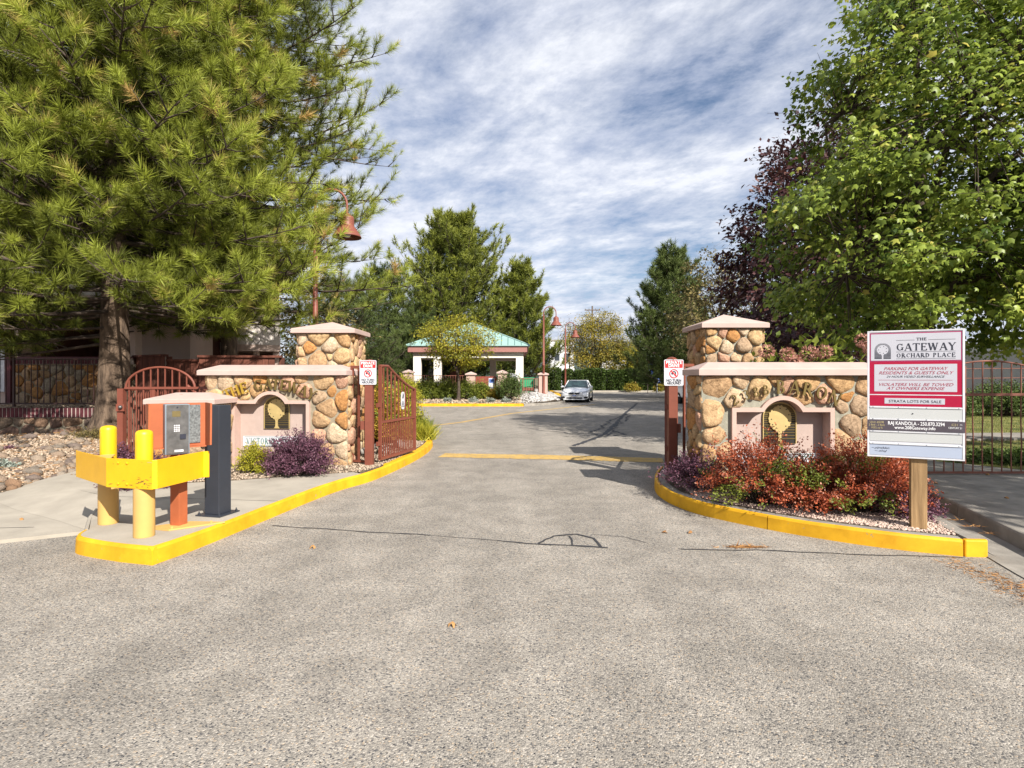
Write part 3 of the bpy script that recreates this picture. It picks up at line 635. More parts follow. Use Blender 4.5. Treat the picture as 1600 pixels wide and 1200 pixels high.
# ------------------------------------------------------------------ gate walls
FRONT = lambda x0, y0, z0: Matrix(((1, 0, 0, x0), (0, 0, -1, y0), (0, 1, 0, z0), (0, 0, 0, 1)))
RIGHT = lambda x0, y0, z0: Matrix(((0, 0, 1, x0), (1, 0, 0, y0), (0, 1, 0, z0), (0, 0, 0, 1)))
LEFT = lambda x0, y0, z0: Matrix(((0, 0, -1, x0), (1, 0, 0, y0), (0, 1, 0, z0), (0, 0, 0, 1)))
def hip_cap(x0, x1, y0, y1, z0, fas, rise, parent, ridge=None, m='cap_concrete'):
    """sloping cap with an upright edge; ridge=None makes a pyramid"""
    mb = MB(); b = [(x0, y0), (x1, y0), (x1, y1), (x0, y1)]; e = .018
    vs = [(x, y, z0) for x, y in b]+[(x, y, z0+fas) for x, y in b]+[(x+(e if x == x0 else -e), y+(e if y == y0 else -e), z0+fas+.012) for x, y in b]
    fs = [(3, 2, 1, 0)]+[(i, (i+1) % 4, 4+(i+1) % 4, 4+i) for i in range(4)]+[(4+i, 4+(i+1) % 4, 8+(i+1) % 4, 8+i) for i in range(4)]
    cy = (y0+y1)/2
    if ridge is None: vs.append(((x0+x1)/2, cy, z0+fas+rise)); fs += [(8+i, 8+(i+1) % 4, 12) for i in range(4)]
    else:
        vs += [(x0+ridge, cy-.05, z0+fas+rise), (x1-ridge, cy-.05, z0+fas+rise), (x1-ridge, cy+.05, z0+fas+rise), (x0+ridge, cy+.05, z0+fas+rise)]
        fs += [(8, 9, 13, 12), (9, 10, 14, 13), (10, 11, 15, 14), (11, 8, 12, 15), (12, 13, 14, 15)]
    mb.add(vs, fs); return mb.build('cap', MATS[m], parent)
NH, NT, NR, NC = .662, 1.08, .336, .90          # niche half width, shoulder height, arch radius, arch centre (above the wall's foot)
def niche_path(off, zb, n=14):
    hw, zt, R = NH-off, NT-off, NR-off; a = math.asin(max(-1, min(1, (zt-NC)/R)))
    arc = [(R*math.cos(PI-a-(PI-2*a)*k/n), NC+R*math.sin(PI-a-(PI-2*a)*k/n)) for k in range(n+1)]
    return [(-hw, zb), (-hw, zt)]+arc+[(hw, zt), (hw, zb)]
def emblem(parent, u, d, zb):
    """gilt tree in an arched louvre"""
    R = .222; H = .33
    arc = [(R*math.cos(PI*k/14), H+.03+R*math.sin(PI*k/14)*.84) for k in range(15)]
    M = Matrix.Translation((u, d, zb)) @ XZ.to_4x4() @ Matrix.Scale(-1, 4, (0, 0, 1))
    outl = [(-R, 0), (R, 0)]+arc
    e = MB(); e.prism(outl, 0, .012, M); em = e.build('emblem', MATS['black_plate'], parent)
    inn = [(x*.95, .014+(y-.014)*.97) for x, y in outl]
    f = MB(); n = len(outl)
    for i in range(n):
        j = (i+1) % n; f.prism([outl[i], outl[j], inn[j], inn[i]], .0115, .026, M)
    f.build('frame', MATS['gold_pale'], em)
    z = .058; k = 0
    while z < .52:
        gap = max(.0035, .030-.0021*k); t = .0105 if z < H else .016; w = R*.955 if z < H+.03 else R*.95*math.sqrt(max(0, 1-((z-H-.03)/(R*.84))**2))
        if w > .03: s = MB(); s.prism([(-w, z), (w, z), (w, z+t), (-w, z+t)], .012, .019, M); s.build('slat', MATS['gold'], em)
        z += t+gap; k += 1
    rg = random.Random(3); disc = []
    for i in range(44):
        a = 2*PI*i/44; q = 1+.045*math.sin(i*2.7)+rg.uniform(-.03, .03); disc.append((.150*q*math.cos(a), .330+.168*q*math.sin(a)))
    t_ = MB(); t_.prism(disc, .012, .034, M); t_.build('tree_crown', MATS['gold_pale'], em)
    t2 = MB(); t2.prism([(-.045, 0.004), (.045, 0.004), (.022, .04), (.018, .13), (.05, .19), (-.05, .19), (-.018, .13), (-.022, .04)], .0125, .030, M); t2.build('tree_trunk', MATS['gold_pale'], em)
    for (a, b) in ((-.10, .25), (-.115, .32), (-.085, .44), (.0, .465), (.08, .45), (.115, .38), (.11, .30), (.075, .23), (-.05, .205)):
        h = MB(); h.prism([(a+.009*math.cos(q), b+.009*math.sin(q)) for q in np.linspace(0, 2*PI, 7)[:-1]], .034, .0355, M); h.build('fruit_hole', MATS['black_plate'], em)
    return em
def gate_wall(label, X, Y, Wd, uc, seed, words, R, size, plate, rz=0.0, zb=.14, capx=(.127, .013), darkm='mortar', lcols=('gold', 'gold_bright'), end='both', nz=0.0):
    t = thing('gate_sign_wall', label, 'sign wall', (X, Y, zb), rz, 'stone name walls of the gateway')
    Hh = 1.50; D = .5; rec = .15
    npth = [(uc+x, z) for x, z in niche_path(.02, -.1)]
    c = MB(); c.prism([(0, -.1)]+npth+[(Wd, -.1), (Wd, Hh), (0, Hh)], -.0, rec, Matrix(XZ).to_4x4()); c.bx(0, Wd, rec+.001, D, -.1, Hh)
    c.build('core', MATS[darkm], t)
    # recessed stucco panel and its raised surround
    p = MB(); p.prism([(uc+x, z) for x, z in niche_path(.025, -.1)], rec-.012, rec+.0, XZ.to_4x4()); pan = p.build('niche_panel', MATS['niche_stucco'], t)
    o, i_ = niche_path(0, -.1), niche_path(.055, -.1); fr = MB()
    for k in range(len(o)-1): fr.prism([(uc+o[k][0], o[k][1]), (uc+o[k+1][0], o[k+1][1]), (uc+i_[k+1][0], i_[k+1][1]), (uc+i_[k][0], i_[k][1])], -.055, rec-.013, XZ.to_4x4())
    fr.build('niche_surround', MATS['pink_stucco'], t)
    emblem(t, uc+.03, rec-.013, .60)
    # name plate
    pl = MB(); pl.bx(uc-.56, uc+.56, rec-.03, rec-.0125, .30, .47); plt = pl.build('name_plate', MATS['white_sign'], t)
    for zz in (.455, .309): q = MB(); q.bx(uc-.53, uc+.53, rec-.0315, rec-.0301, zz, zz+.006); q.build('rule_line', MATS['ink_green'], plt)
    serif_line(plate, .105, MATS['ink_green'], plt, uc, .332, rec-.031, .001, .12, 1.0)
    def hole(pt, mg):
        x, z = pt[0]-uc, pt[1]; hit = None
        if abs(x) < NH+mg and z < NT+mg:
            opts = [(NH+mg-abs(x), (math.copysign(NH+mg, x), z)), (NT+mg-z, (x, NT+mg))]
            hit = min(opts)[1]; x, z = hit
        if z >= NT-.001 and math.hypot(x, z-NC) < NR+mg:
            L = math.hypot(x, z-NC) or 1; x, z = x/L*(NR+mg), NC+(z-NC)/L*(NR+mg); hit = (x, z)
        return (hit[0]+uc, hit[1]) if hit else None
    rg = random.Random(seed)
    stone_face(Wd, Hh, .215, MATS['fieldstone'], t, FRONT(0, 0, 0), rg, .030, hole)
    stone_face(D, Hh, .20, MATS['fieldstone'], t, LEFT(0, 0, 0), rg, .04)
    stone_face(D, Hh, .20, MATS['fieldstone'], t, RIGHT(Wd, 0, 0), rg, .04)
    hip_cap(-capx[0], Wd+capx[1], -.10, D+.12, Hh+.001, .075, .10, t, .22)
    # gilt letters on an arc: (char, angle from the top in units of arc length)
    for ch, a in words:
        th = a/R; zc = 1.350-R+nz; M = Matrix.Translation((uc+R*math.sin(th), -.062, zc+R*math.cos(th))) @ Matrix.Rotation(th, 4, 'Y') @ Matrix(((1, 0, 0, 0), (0, 0, -1, 0), (0, 1, 0, 0), (0, 0, 0, 1))) @ Matrix.Translation((-GLY[ch][0]*size/2, -size/2, 0))
        g_ = MB(); s_ = size*.78 if ch in '238' else size
        glyph(g_, ch, s_, M, .024); g_.build('letter', MATS[lcols[0] if a > -.35 else lcols[1]], t)
    return t
wd = [('T', -.74), ('H', -.60), ('E', -.445), ('G', -.20), ('A', -.025), ('T', .105), ('E', .245), ('W', .41), ('A', .585), ('Y', .74)]
gate_wall('stone gateway wall lettered THE GATEWAY with gilt tree niche, left of the drive', -5.11, 9.55, 2.40, 1.106, 21, wd, 1.60, .178, 'VICTORIAN MANOR', rad(-3.5))
wr = [('2', -.66), ('3', -.49), ('8', -.36), ('8', -.23), ('B', -.04), ('A', .13), ('R', .31), ('O', .49), ('N', .67)]
gate_wall('stone gateway wall lettered 2388 BARON behind red shrubs, right of the drive', 2.466, 7.4, 2.40, 1.04, 33, wr, 1.55, .172, 'PARK PLACE', 0, .13, (.065, .06), 'mortar_green', lcols=('gold', 'gold'))

def pier(label, X, Y, Wd, D, Hh, zb, seed, capov=.10, m='mortar', rise=.17):
    t = thing('stone_pier', label, 'pier', (X, Y, zb), 0, 'tall stone piers of the gateway')
    c = MB(); c.bx(0, Wd, 0, D, -.1, Hh); c.build('core', MATS[m], t); rg = random.Random(seed)
    stone_face(Wd, Hh, .205, MATS['fieldstone'], t, FRONT(0, 0, 0), rg, .045)
    stone_face(D, Hh, .20, MATS['fieldstone'], t, LEFT(0, 0, 0), rg, .04); stone_face(D, Hh, .20, MATS['fieldstone'], t, RIGHT(Wd, 0, 0), rg, .04)
    hip_cap(-capov, Wd+capov, -capov, D+capov, Hh+.001, .07, rise, t)
    return t
pier('tall stone pier with pyramid cap behind the THE GATEWAY wall', -3.80, 10.12, .93, .9, 2.25, .14, 51)
pier('tall stone pier with pyramid cap behind the 2388 BARON wall', 3.20, 9.4, .93, .9, 2.28, .14, 52, .09, 'mortar_green', .20)
def wing(label, X, Y, Wd, D, Hh, zb, seed, m='mortar'):
    t = thing('low_stone_pillar', label, 'pillar', (X, Y, zb), 0, 'low stone pillars at the outer ends of the gateway walls')
    c = MB(); c.bx(0, Wd, 0, D, -.1, Hh); c.build('core', MATS[m], t); rg = random.Random(seed)
    stone_face(Wd, Hh, .23, MATS['fieldstone'], t, FRONT(0, 0, 0), rg, .045)
    stone_face(D, Hh, .23, MATS['fieldstone'], t, LEFT(0, 0, 0), rg, .04); stone_face(D, Hh, .23, MATS['fieldstone'], t, RIGHT(Wd, 0, 0), rg, .04)
    hip_cap(-.11, Wd+.11, -.11, D+.11, Hh+.001, .07, .10, t, .30); return t
wing('low stone pillar with pink cap behind the entry phone', -5.56, 8.85, .88, .6, 1.05, .14, 61)
wing('low stone pillar with pink cap behind the large sale sign', 5.0, 8.15, .68, .6, .97, .13, 62)

# ------------------------------------------------------------------ gates
def bar(mb, p, q, w): mb.tube([p, q], w*.7071, 4, smooth=False)
def sq(mb, x, y, z0, z1, w): mb.bx(x-w/2, x+w/2, y-w/2, y+w/2, z0, z1)
def private_post(label, X, Y, zb, top, sx_, sw, sh, szt, side):
    t = thing('gate_post', label, 'gate post', (X, Y, zb), 0, 'rust painted steel gate posts with signs')
    m = MB(); w = .13; m.bx(-w/2, w/2, -w/2, w/2, 0, top); m.build('post', MATS['rust_paint'], t, bevel=.006)
    c = MB(); c.lathe([(.085, 0), (.085, .02), (.05, .045), (.0, .055)], 4, (0, 0, top), smooth=False); c.build('post_cap', MATS['rust_paint'], t)
    s = thing('traffic_sign', 'small PRIVATE DRIVE no turn around sign on the %s gate post' % side, 'sign', (X, Y, zb), 0, 'PRIVATE DRIVE signs')
    def rr(x0, x1, z0, z1, r=.02, n=4):
        out = []
        for (cx, cz, a) in ((x1-r, z0+r, -90), (x1-r, z1-r, 0), (x0+r, z1-r, 90), (x0+r, z0+r, 180)): out += [(cx+r*math.cos(rad(a+90*k/n)), cz+r*math.sin(rad(a+90*k/n))) for k in range(n+1)]
        return out
    x0, x1 = sx_-sw/2, sx_+sw/2; z0, z1 = szt-sh, szt; yf = -.072
    b = MB(); b.prism(rr(x0, x1, z0, z1), yf-.006, yf, XZ.to_4x4()); p = b.build('sign_plate', MATS['white_sign'], s)
    r = MB(); r.prism(rr(x0+.012, x1-.012, z1-sh*.32, z1-.012, .012), yf-.0075, yf-.0065, XZ.to_4x4()); r.build('red_band', MATS['traffic_red'], s)
    lettering('PRIVATE', .062*sw/.28, MATS['ink_white'], s, sx_, z1-sh*.165, yf-.009, width=sw*.8, bold=.001)
    lettering('DRIVE', .062*sw/.28, MATS['ink_white'], s, sx_, z1-sh*.29, yf-.009, width=sw*.56, bold=.001)
    lettering('NO TURN', .052*sw/.28, MATS['ink'], s, sx_, z0+sh*.155, yf-.009, width=sw*.76, bold=.001)
    lettering('AROUND', .052*sw/.28, MATS['ink'], s, sx_, z0+sh*.05, yf-.009, width=sw*.72, bold=.001)
    cz = z0+sh*.46; R = sw*.235; ring = MB(); n = 24
    for k in range(n):
        a, b_ = 2*PI*k/n, 2*PI*(k+1)/n; ring.prism([(sx_+R*math.cos(a), cz+R*math.sin(a)), (sx_+R*math.cos(b_), cz+R*math.sin(b_)), (sx_+R*.82*math.cos(b_), cz+R*.82*math.sin(b_)), (sx_+R*.82*math.cos(a), cz+R*.82*math.sin(a))], yf-.0105, yf-.0085, XZ.to_4x4())
    k_ = R*.62; ring.prism([(sx_-k_-.006, cz+k_-.006), (sx_-k_+.006, cz+k_+.006), (sx_+k_+.006, cz-k_+.006), (sx_+k_-.006, cz-k_-.006)], yf-.0112, yf-.0106, XZ.to_4x4())
    ring.build('no_symbol', MATS['traffic_red'], s)
    ar = MB(); q = R*.36; wv = R*.12
    ar.prism([(sx_+q-wv, cz-R*.55), (sx_+q+wv, cz-R*.55), (sx_+q+wv, cz+q*.3), (sx_+q-wv, cz+q*.3)], yf-.0082, yf-.0072, XZ.to_4x4())
    for k in range(8):
        a, b_ = PI*k/8, PI*(k+1)/8; ar.prism([(sx_+(q+wv)*math.cos(a), cz+q*.3+(q+wv)*math.sin(a)), (sx_+(q+wv)*math.cos(b_), cz+q*.3+(q+wv)*math.sin(b_)), (sx_+(q-wv)*math.cos(b_), cz+q*.3+(q-wv)*math.sin(b_)), (sx_+(q-wv)*math.cos(a), cz+q*.3+(q-wv)*math.sin(a))], yf-.0082, yf-.0072, XZ.to_4x4())
    ar.prism([(sx_-q-wv*2.4, cz+q*.3), (sx_-q, cz-q*.9), (sx_-q+wv*2.4, cz+q*.3)], yf-.0082, yf-.0072, XZ.to_4x4()); ar.build('turn_arrow', MATS['ink'], s)
    bt = MB()
    for zz in (z1-.03, z0+.03): bt.lathe([(.006, 0), (.006, .004)], 8, (0, 0, 0)); bt.v = bt.v
    hg = MB(); hg.bx(.05*0+.066, .13, -.04, .03, .60, .74) if side == 'right' else hg.bx(-.14, -.066, -.04, .03, .60, .74)
    hg.build('hinge_bracket', MATS['rust_paint'], t)
    return t
private_post('rust red steel post left of the drive carrying a PRIVATE DRIVE sign', -2.36, 9.42, .14, 1.71, -.005, .275, .40, 1.745, 'left')
private_post('rust red steel post right of the drive carrying a PRIVATE DRIVE sign', 2.50, 8.9, .14, 1.73, .01, .30, .405, 1.74, 'right')
def side_panel(label, P0, P1, z0, z1, n):
    t = thing('side_rail_panel', label, 'fence panel', (P0[0], P0[1], z0), math.atan2(P1[1]-P0[1], P1[0]-P0[0]), 'narrow rail panels between pier and gate post'); L = math.hypot(P1[0]-P0[0], P1[1]-P0[1]); H = z1-z0
    m = MB(); m.bx(0, L, -.02, .02, H-.045, H); m.build('rail', MATS['rust_paint'], t)
    m = MB(); m.bx(0, L, -.018, .018, .03, .065); m.build('rail', MATS['rust_paint'], t)
    for k in range(n):
        x = .02+(L-.04)*k/(max(1, n-1)); m = MB(); sq(m, x, 0, .066, H-.046, .032 if k else .045); m.build('bar', MATS['rust_paint'], t)
    return t
side_panel('narrow rust red rail panel between left pier and gate post', (-2.72, 9.62), (-2.425, 9.5), .15, 1.80, 3)
side_panel('narrow rust red rail panel between right pier and gate post', (2.56, 8.95), (2.90, 9.1), .15, 1.82, 3)
def leaf(label, X, Y, rz, L, zb, zh, ze, extra=False, hing=1):
    """swing gate leaf: open upper bars under a sweeping top rail, close bars below"""
    t = thing('gate_leaf', label, 'gate', (X, Y, zb), rz, 'open swing gate leaves'); R_ = MATS['rust_paint']; zm = .62
    m = MB(); sq(m, .025, 0, .03, zh, .05); m.build('stile', R_, t); m = MB(); sq(m, L-.025, 0, .03, ze+.01, .05); m.build('stile', R_, t)
    m = MB(); m.bx(.0, L, -.022, .022, .0, .045); m.build('bottom_rail', R_, t); m = MB(); m.bx(.051, L-.051, -.02, .02, zm, zm+.04); m.build('middle_rail', R_, t)
    def top(x):
        f = x/L; return zh-.02-(zh-ze)*(0 if f < .22 else ((f-.22)/.78)**.85*(1.0+.10*math.sin(PI*(f-.22)/.78)))
    m = MB(); m.tube([(L*k/14, 0, top(L*k/14)+.02) for k in range(15)], .024, 6); m.build('top_rail', R_, t)
    n = int(L/.14)
    for k in range(1, n): x = L*k/n; m = MB(); sq(m, x, 0, zm+.041, top(x), .02); m.build('bar', R_, t)
    n = int(L/.07)
    for k in range(1, n): x = L*k/n; m = MB(); sq(m, x, 0, .046, zm-.001, .018); m.build('picket', R_, t)
    for zz in (.25, .9):
        m = MB(); m.bx(-.09, .0, -.02, .02, zz, zz+.07); m.build('hinge', R_, t)
    if extra:
        m = MB(); pl = [(.062*math.cos(a), .13*math.sin(a)) for a in np.linspace(0, 2*PI, 17)[:-1]]
        m.prism([(L*.58+(.075 if abs(x) > .045 else .07)*(1 if x > 0 else -1) if abs(x) > .03 else L*.58+x*2, .98+z*1.25) for x, z in pl], -.034, -.028, XZ.to_4x4()); s = m.build('notice_plate', MATS['white_sign'], t)
        lettering('24 hr\nVIDEO\nPATROL', .038, MATS['ink'], s, L*.58, .94, -.036)
        k = MB(); k.prism([(L*.58-.03, 1.02), (L*.58+.02, 1.02), (L*.58+.03, 1.08), (L*.58, 1.12)], -.0365, -.0345, XZ.to_4x4()); k.build('printed_mark', MATS['ink'], s)
        m = MB(); m.bx(L-.12, L-.05, -.022, .022, .66, 1.0); m.build('latch_box', R_, t)
    return t
leaf('rust red swing gate leaf standing open along the left kerb', -2.24, 9.62, math.atan2(1.40, .36), 1.45, .20, 1.60, 1.17, True)
leaf('rust red swing gate leaf standing open end-on behind the right post', 2.44, 9.0, math.atan2(1.5, .42), 1.55, .20, 1.60, 1.17)

# arched pedestrian gate between the pine and the left low pillar
def arched_gate():
    t = thing('pedestrian_gate', 'arched rust red iron pedestrian gate between pine trunk and low stone pillar', 'gate', (-6.82, 9.9, .14)); R_ = MATS['rust_paint']
    m = MB(); sq(m, .03, 0, 0, 1.27, .10); m.build('post', R_, t); m = MB(); m.bx(-.02, .12, -.08, -.055, .88, 1.0); lb = m.build('lock_box', R_, t)
    m = MB(); m.lathe([(.03, 0), (.035, .02), (.02, .045), (.0, .05)], 10); k = m.build('knob', MATS['stainless'], lb, loc=(.07, -.081, .95)); k.rotation_euler = (rad(90), 0, 0)
    W_ = 1.20
    m = MB(); m.bx(.085, 1.62, -.02, .02, 1.26, 1.30); m.build('rail', R_, t); m = MB(); m.bx(.085, 1.62, -.018, .018, .05, .09); m.build('rail', R_, t)
    m = MB(); m.tube([(.10+W_*.5*(1-math.cos(PI*k/20)), 0, 1.28+.36*math.sin(PI*k/20)) for k in range(21)], .022, 6); m.build('arch', R_, t)
    for k in range(12):
        x = .16+.125*k; a = (x-.10)/(W_*.5); zt = 1.28+.36*math.sqrt(max(0, 1-(1-a)**2)) if a < 2 else 1.26
        if zt > 1.33: m = MB(); sq(m, x, 0, 1.301, zt-.01, .018); m.build('bar', R_, t)
        m = MB(); sq(m, x, 0, .091, 1.259, .018); m.build('bar', R_, t)
    m = MB(); sq(m, .58, .02, 0, 1.255, .06); m.build('post', R_, t); m = MB(); m.tube([(1.15, .03, 1.32), (1.42, .03, 1.1)], .03, 6); m.build('brace', R_, t)
    return t
arched_gate()
t = thing('iron_fence', 'short rust red iron railing running back behind the pedestrian gate', 'fence', (-6.79, 10.0, .14), math.atan2(2.6, -.78))
m = MB(); m.bx(0, 2.7, -.018, .018, 1.22, 1.26); m.build('rail', MATS['rust_paint'], t); m = MB(); m.bx(0, 2.7, -.018, .018, .08, .12); m.build('rail', MATS['rust_paint'], t)
for k in range(1, 20): m = MB(); sq(m, k*.135, 0, .121, 1.219, .018); m.build('bar', MATS['rust_paint'], t)

# dark railing on the retaining wall, left
def railing(label, P0, P1, z0, z1, step, posts, grp=None, m_='dark_iron', w=.016):
    t = thing('iron_fence', label, 'fence', (P0[0], P0[1], z0), math.atan2(P1[1]-P0[1], P1[0]-P0[0]), grp); L = math.hypot(P1[0]-P0[0], P1[1]-P0[1]); H = z1-z0; M_ = MATS[m_]
    for zz in (.06, H-.03): m = MB(); m.bx(0, L, -.014, .014, zz, zz+.03); m.build('rail', M_, t)
    x = step*.5; px = [L*k/posts for k in range(posts+1)]
    while x < L:
        if min(abs(x-p) for p in px) > step*.3: m = MB(); sq(m, x, 0, .0905, H-.0305, w); m.build('bar', M_, t)
        x += step
    for p in px: m = MB(); sq(m, p, 0, 0, H+.03, w*2.6); m.build('post', M_, t)
    return t
railing('dark iron railing standing on the brick topped retaining wall', (-13.2, 12.55), (-8.95, 12.75), .95, 2.02, .135, 2)

# right iron fence with arched top
t = thing('iron_fence', 'rust brown iron fence with arched top between sale sign and right edge', 'fence', (5.62, 8.55, .12)); RM = mat('rust_thin', (.20, .075, .05), .6, .2, 9)
L = 4.4
def topz(x): return 1.40+.33*max(0, math.cos((x-1.55)/1.28*PI/2)) if abs(x-1.55) < 1.28 else 1.40
m = MB(); m.tube([(L*k/44, 0, topz(L*k/44)) for k in range(45)], .014, 6); m.build('top_rail', RM, t)
m = MB(); m.bx(0, L, -.02, .02, 1.205, 1.245); m.build('middle_rail', RM, t); m = MB(); m.bx(0, L, -.018, .018, .04, .07); m.build('bottom_rail', RM, t)
for k in range(1, 30):
    x = k*.145; b = .006*math.sin(k*2.3); m = MB(); m.tube([(x, 0, .071), (x+b*1.5, 0, .5), (x-b, 0, .9), (x, 0, 1.204)], .0095, 5); m.build('bar', RM, t)
    m = MB(); m.tube([(x, 0, 1.246), (x, 0, topz(x))], .0095, 5); m.build('bar', RM, t)
for x in (0, L): m = MB(); sq(m, x, .0, 0, 1.20, .05); m.build('post', RM, t)
t = thing('wire_fence', 'thin wire fence line behind the arched iron fence', 'fence', (5.8, 9.6, .12))
m = MB(); m.tube([(0, 0, 1.45), (6, .6, 1.50)], .006, 5); m.build('wire', RM, t)
m = MB(); m.tube([(0, 0, 1.62), (6, .6, 1.66)], .006, 5); m.build('wire', RM, t)
for k in range(4): m = MB(); m.tube([(2*k, .2*k, 0), (2*k, .2*k, 1.68)], .02, 6); m.build('post', RM, t)

# ------------------------------------------------------------------ island furniture
def bollard(label, x, y):
    t = thing('bollard', label, 'bollard', (x, y, .147), 0, 'yellow bollards carrying the guard plate')
    m = MB(); m.lathe([(.086, 0), (.088, .01), (.087, .58), (.084, .60)], 28); m.build('sleeve', MATS['pale_yellow'], t)
    m = MB(); m.lathe([(.072, .601), (.072, .93), (.068, .952), (.055, .966), (.03, .974), (0.001, .976)], 28); m.build('pipe', MATS['yellow_tube'], t); return t
bollard('yellow steel bollard at the rear left of the guard plate', -4.03, 5.68)
bollard('yellow steel bollard at the front, behind the middle of the guard plate', -3.375, 5.22)
t = thing('guard_plate', 'bent yellow steel guard plate bolted across the two bollards', 'guard rail', (-3.5, 5.1, .60))
def bent(pts, th, h0, h1, name, par, m):
    o = offset(pts, th); pl = pts+o[::-1]; b = MB(); b.prism([(x+3.5, y-5.1) for x, y in pl], h0, h1); return b.build(name, MATS[m], par, bevel=.002)
GP = [(-4.43, 5.78), (-4.40, 5.74), (-3.72, 5.215), (-3.22, 5.09), (-3.185, 5.11), (-3.09, 5.70), (-3.04, 5.71)]
bent(GP[0:3], .012, 0, .262, 'plate', t, 'yellow_steel'); bent(GP[2:4], .012, -.004, .262, 'plate', t, 'yellow_steel'); bent(GP[3:7], .012, .0, .262, 'plate', t, 'yellow_steel')
fl = MB(); fl.prism([(-.215, .118), (.278, -.01), (.278, .05), (-.19, .19)], .235, .243); fl.prism([(-.56, .40), (-.215, .14), (-.42, .52), (-.50, .52)], .235, .243); fl.build('bracket', MATS['pale_yellow'], t)
d = Vector((.50, -.125)).normalized()
for u in (.14, .24):
    for z in (.035, .225):
        b = MB(); b.lathe([(.012, 0), (.012, .006), (.007, .009), (.0, .0095)], 8, (0, 0, 0), smooth=False)
        bo = b.build('bolt', MATS['yellow_steel'], t, loc=(-.22+d.x*u-.001, .115+d.y*u-.001, z)); bo.rotation_euler = (rad(90), 0, math.atan2(d.y, d.x))
sc_ = MB(); rg = random.Random(9)
for k in range(26):
    u = rg.choice([rg.uniform(.34, .50), rg.uniform(.0, .5)]); z = rg.uniform(.01, .09) if rg.random() < .7 else rg.uniform(.02, .24); a = rg.uniform(-.3, .3); L_ = rg.uniform(.006, .03); hh = rg.uniform(.0015, .004)
    p = Vector((-.22+d.x*u, .115+d.y*u, z)); nn = Vector((d.y, -d.x, 0))*.0022; e = Vector((d.x, d.y, a)).normalized()*L_; up = Vector((0, 0, hh))
    q0 = p+nn; sc_.add([q0-e, q0-up, q0+e, q0+up], [(0, 1, 2, 3)])
sc_.build('scratches', MATS['tar'], t)['kind'] = 'stuff'

TH = rad(38)
t = thing('entry_phone', 'entry phone with stainless keypad in orange red steel hood on a square post', 'entry phone', (-3.27, 5.585, .147), 0)
b = MB(); b.box((0, 0, .48), (.105, .105, .94), rad(-14)); b.build('post', MATS['rust_orange'], t, bevel=.003)
b = MB(); b.prism([(-.30, -.12), (.02, -.20), (.40, .10), (.05, .12)], .001, .014); b.build('base_plate', MATS['pale_yellow'], t)
for a, b_ in ((-.2, -.11), (.02, -.15), (.28, .07)): q = MB(); q.lathe([(.012, .014), (.012, .03), (0.001, .032)], 6, (a, b_, 0), smooth=False); q.build('bolt', MATS['pale_yellow'], t)
hd = MB(); # hood local frame: x to the right along the back, -y towards the opening
hood = bpy.data.objects.new('hood', None)
def loc_hood(name, m, f, **k):
    b = MB(); f(b); o = b.build(name, MATS[m], t, loc=(-.02, .02, 0)); o.rotation_euler = (0, 0, TH); return o
hp = loc_hood('hood_back', 'rust_orange', lambda b: b.bx(-.26, .26, .04, .055, .76, 1.20))
loc_hood('hood_side', 'rust_orange', lambda b: b.prism([(.70, .055), (1.20, .055), (1.20, -.16), (.74, -.11)], -.262, -.245, Matrix(((0, 0, 1, 0), (0, 1, 0, 0), (1, 0, 0, 0), (0, 0, 0, 1)))))
loc_hood('hood_side', 'rust_orange', lambda b: b.prism([(.76, .055), (1.20, .055), (1.20, -.22), (.79, -.20)], .245, .262, Matrix(((0, 0, 1, 0), (0, 1, 0, 0), (1, 0, 0, 0), (0, 0, 0, 1)))))
loc_hood('hood_lip', 'rust_orange', lambda b: b.bx(-.244, .244, -.03, .039, .76, .772))
loc_hood('side_window', 'mesh_glass', lambda b: b.bx(.10, .20, .028, .0395, .80, 1.18))
ho = loc_hood('phone_case', 'grey_steel', lambda b: b.bx(-.125, .085, -.11, .0385, .71, 1.195)); 
bv = ho.modifiers.new('bevel', 'BEVEL'); bv.width = .006; bv.segments = 2
loc_hood('face_plate', 'stainless', lambda b: b.bx(-.112, .075, -.116, -.1105, .72, 1.19))
sc = loc_hood('display', 'lcd', lambda b: b.bx(-.065, .005, -.1185, -.1165, 1.075, 1.13))
for r in range(4):
    for c in range(3): loc_hood('key', 'white_frame', lambda b: b.bx(-.05+c*.018, -.038+c*.018, -.120, -.1165, .985-r*.018, .996-r*.018))
loc_hood('camera_lens', 'ink', lambda b: b.bx(-.028, -.014, -.120, -.1165, 1.158, 1.172))
loc_hood('card_reader', 'ink', lambda b: b.bx(.0, .05, -.128, -.1165, .86, .905))
lp_ = loc_hood('maker_plate', 'white_frame', lambda b: b.bx(-.045, .03, -.119, -.1165, .735, .755))
t = thing('service_post', 'tall charcoal square steel post on a bolted base plate behind the entry phone', 'post', (-3.14, 6.075, .147), rad(-14))
b = MB(); b.bx(-.09, .09, -.09, .09, .012, 1.16); b.build('post', MATS['charcoal_steel'], t, bevel=.006)
b = MB(); b.bx(-.15, .15, -.15, .15, 0, .012); b.build('base_plate', MATS['charcoal_steel'], t)
for a in (-.125, .125):
    for c in (-.125, .125): b = MB(); b.lathe([(.014, .012), (.014, .026), (.006, .026), (.006, .045), (0.0005, .045)], 6, (a, c, 0), smooth=False); b.build('anchor_bolt', MATS['charcoal_steel'], t)
b = MB(); b.lathe([(.010, 0), (.008, .006), (0.0005, .007)], 8); o = b.build('screw', MATS['charcoal_steel'], t, loc=(-.03, -.091, .93)); o.rotation_euler = (rad(90), 0, 0)

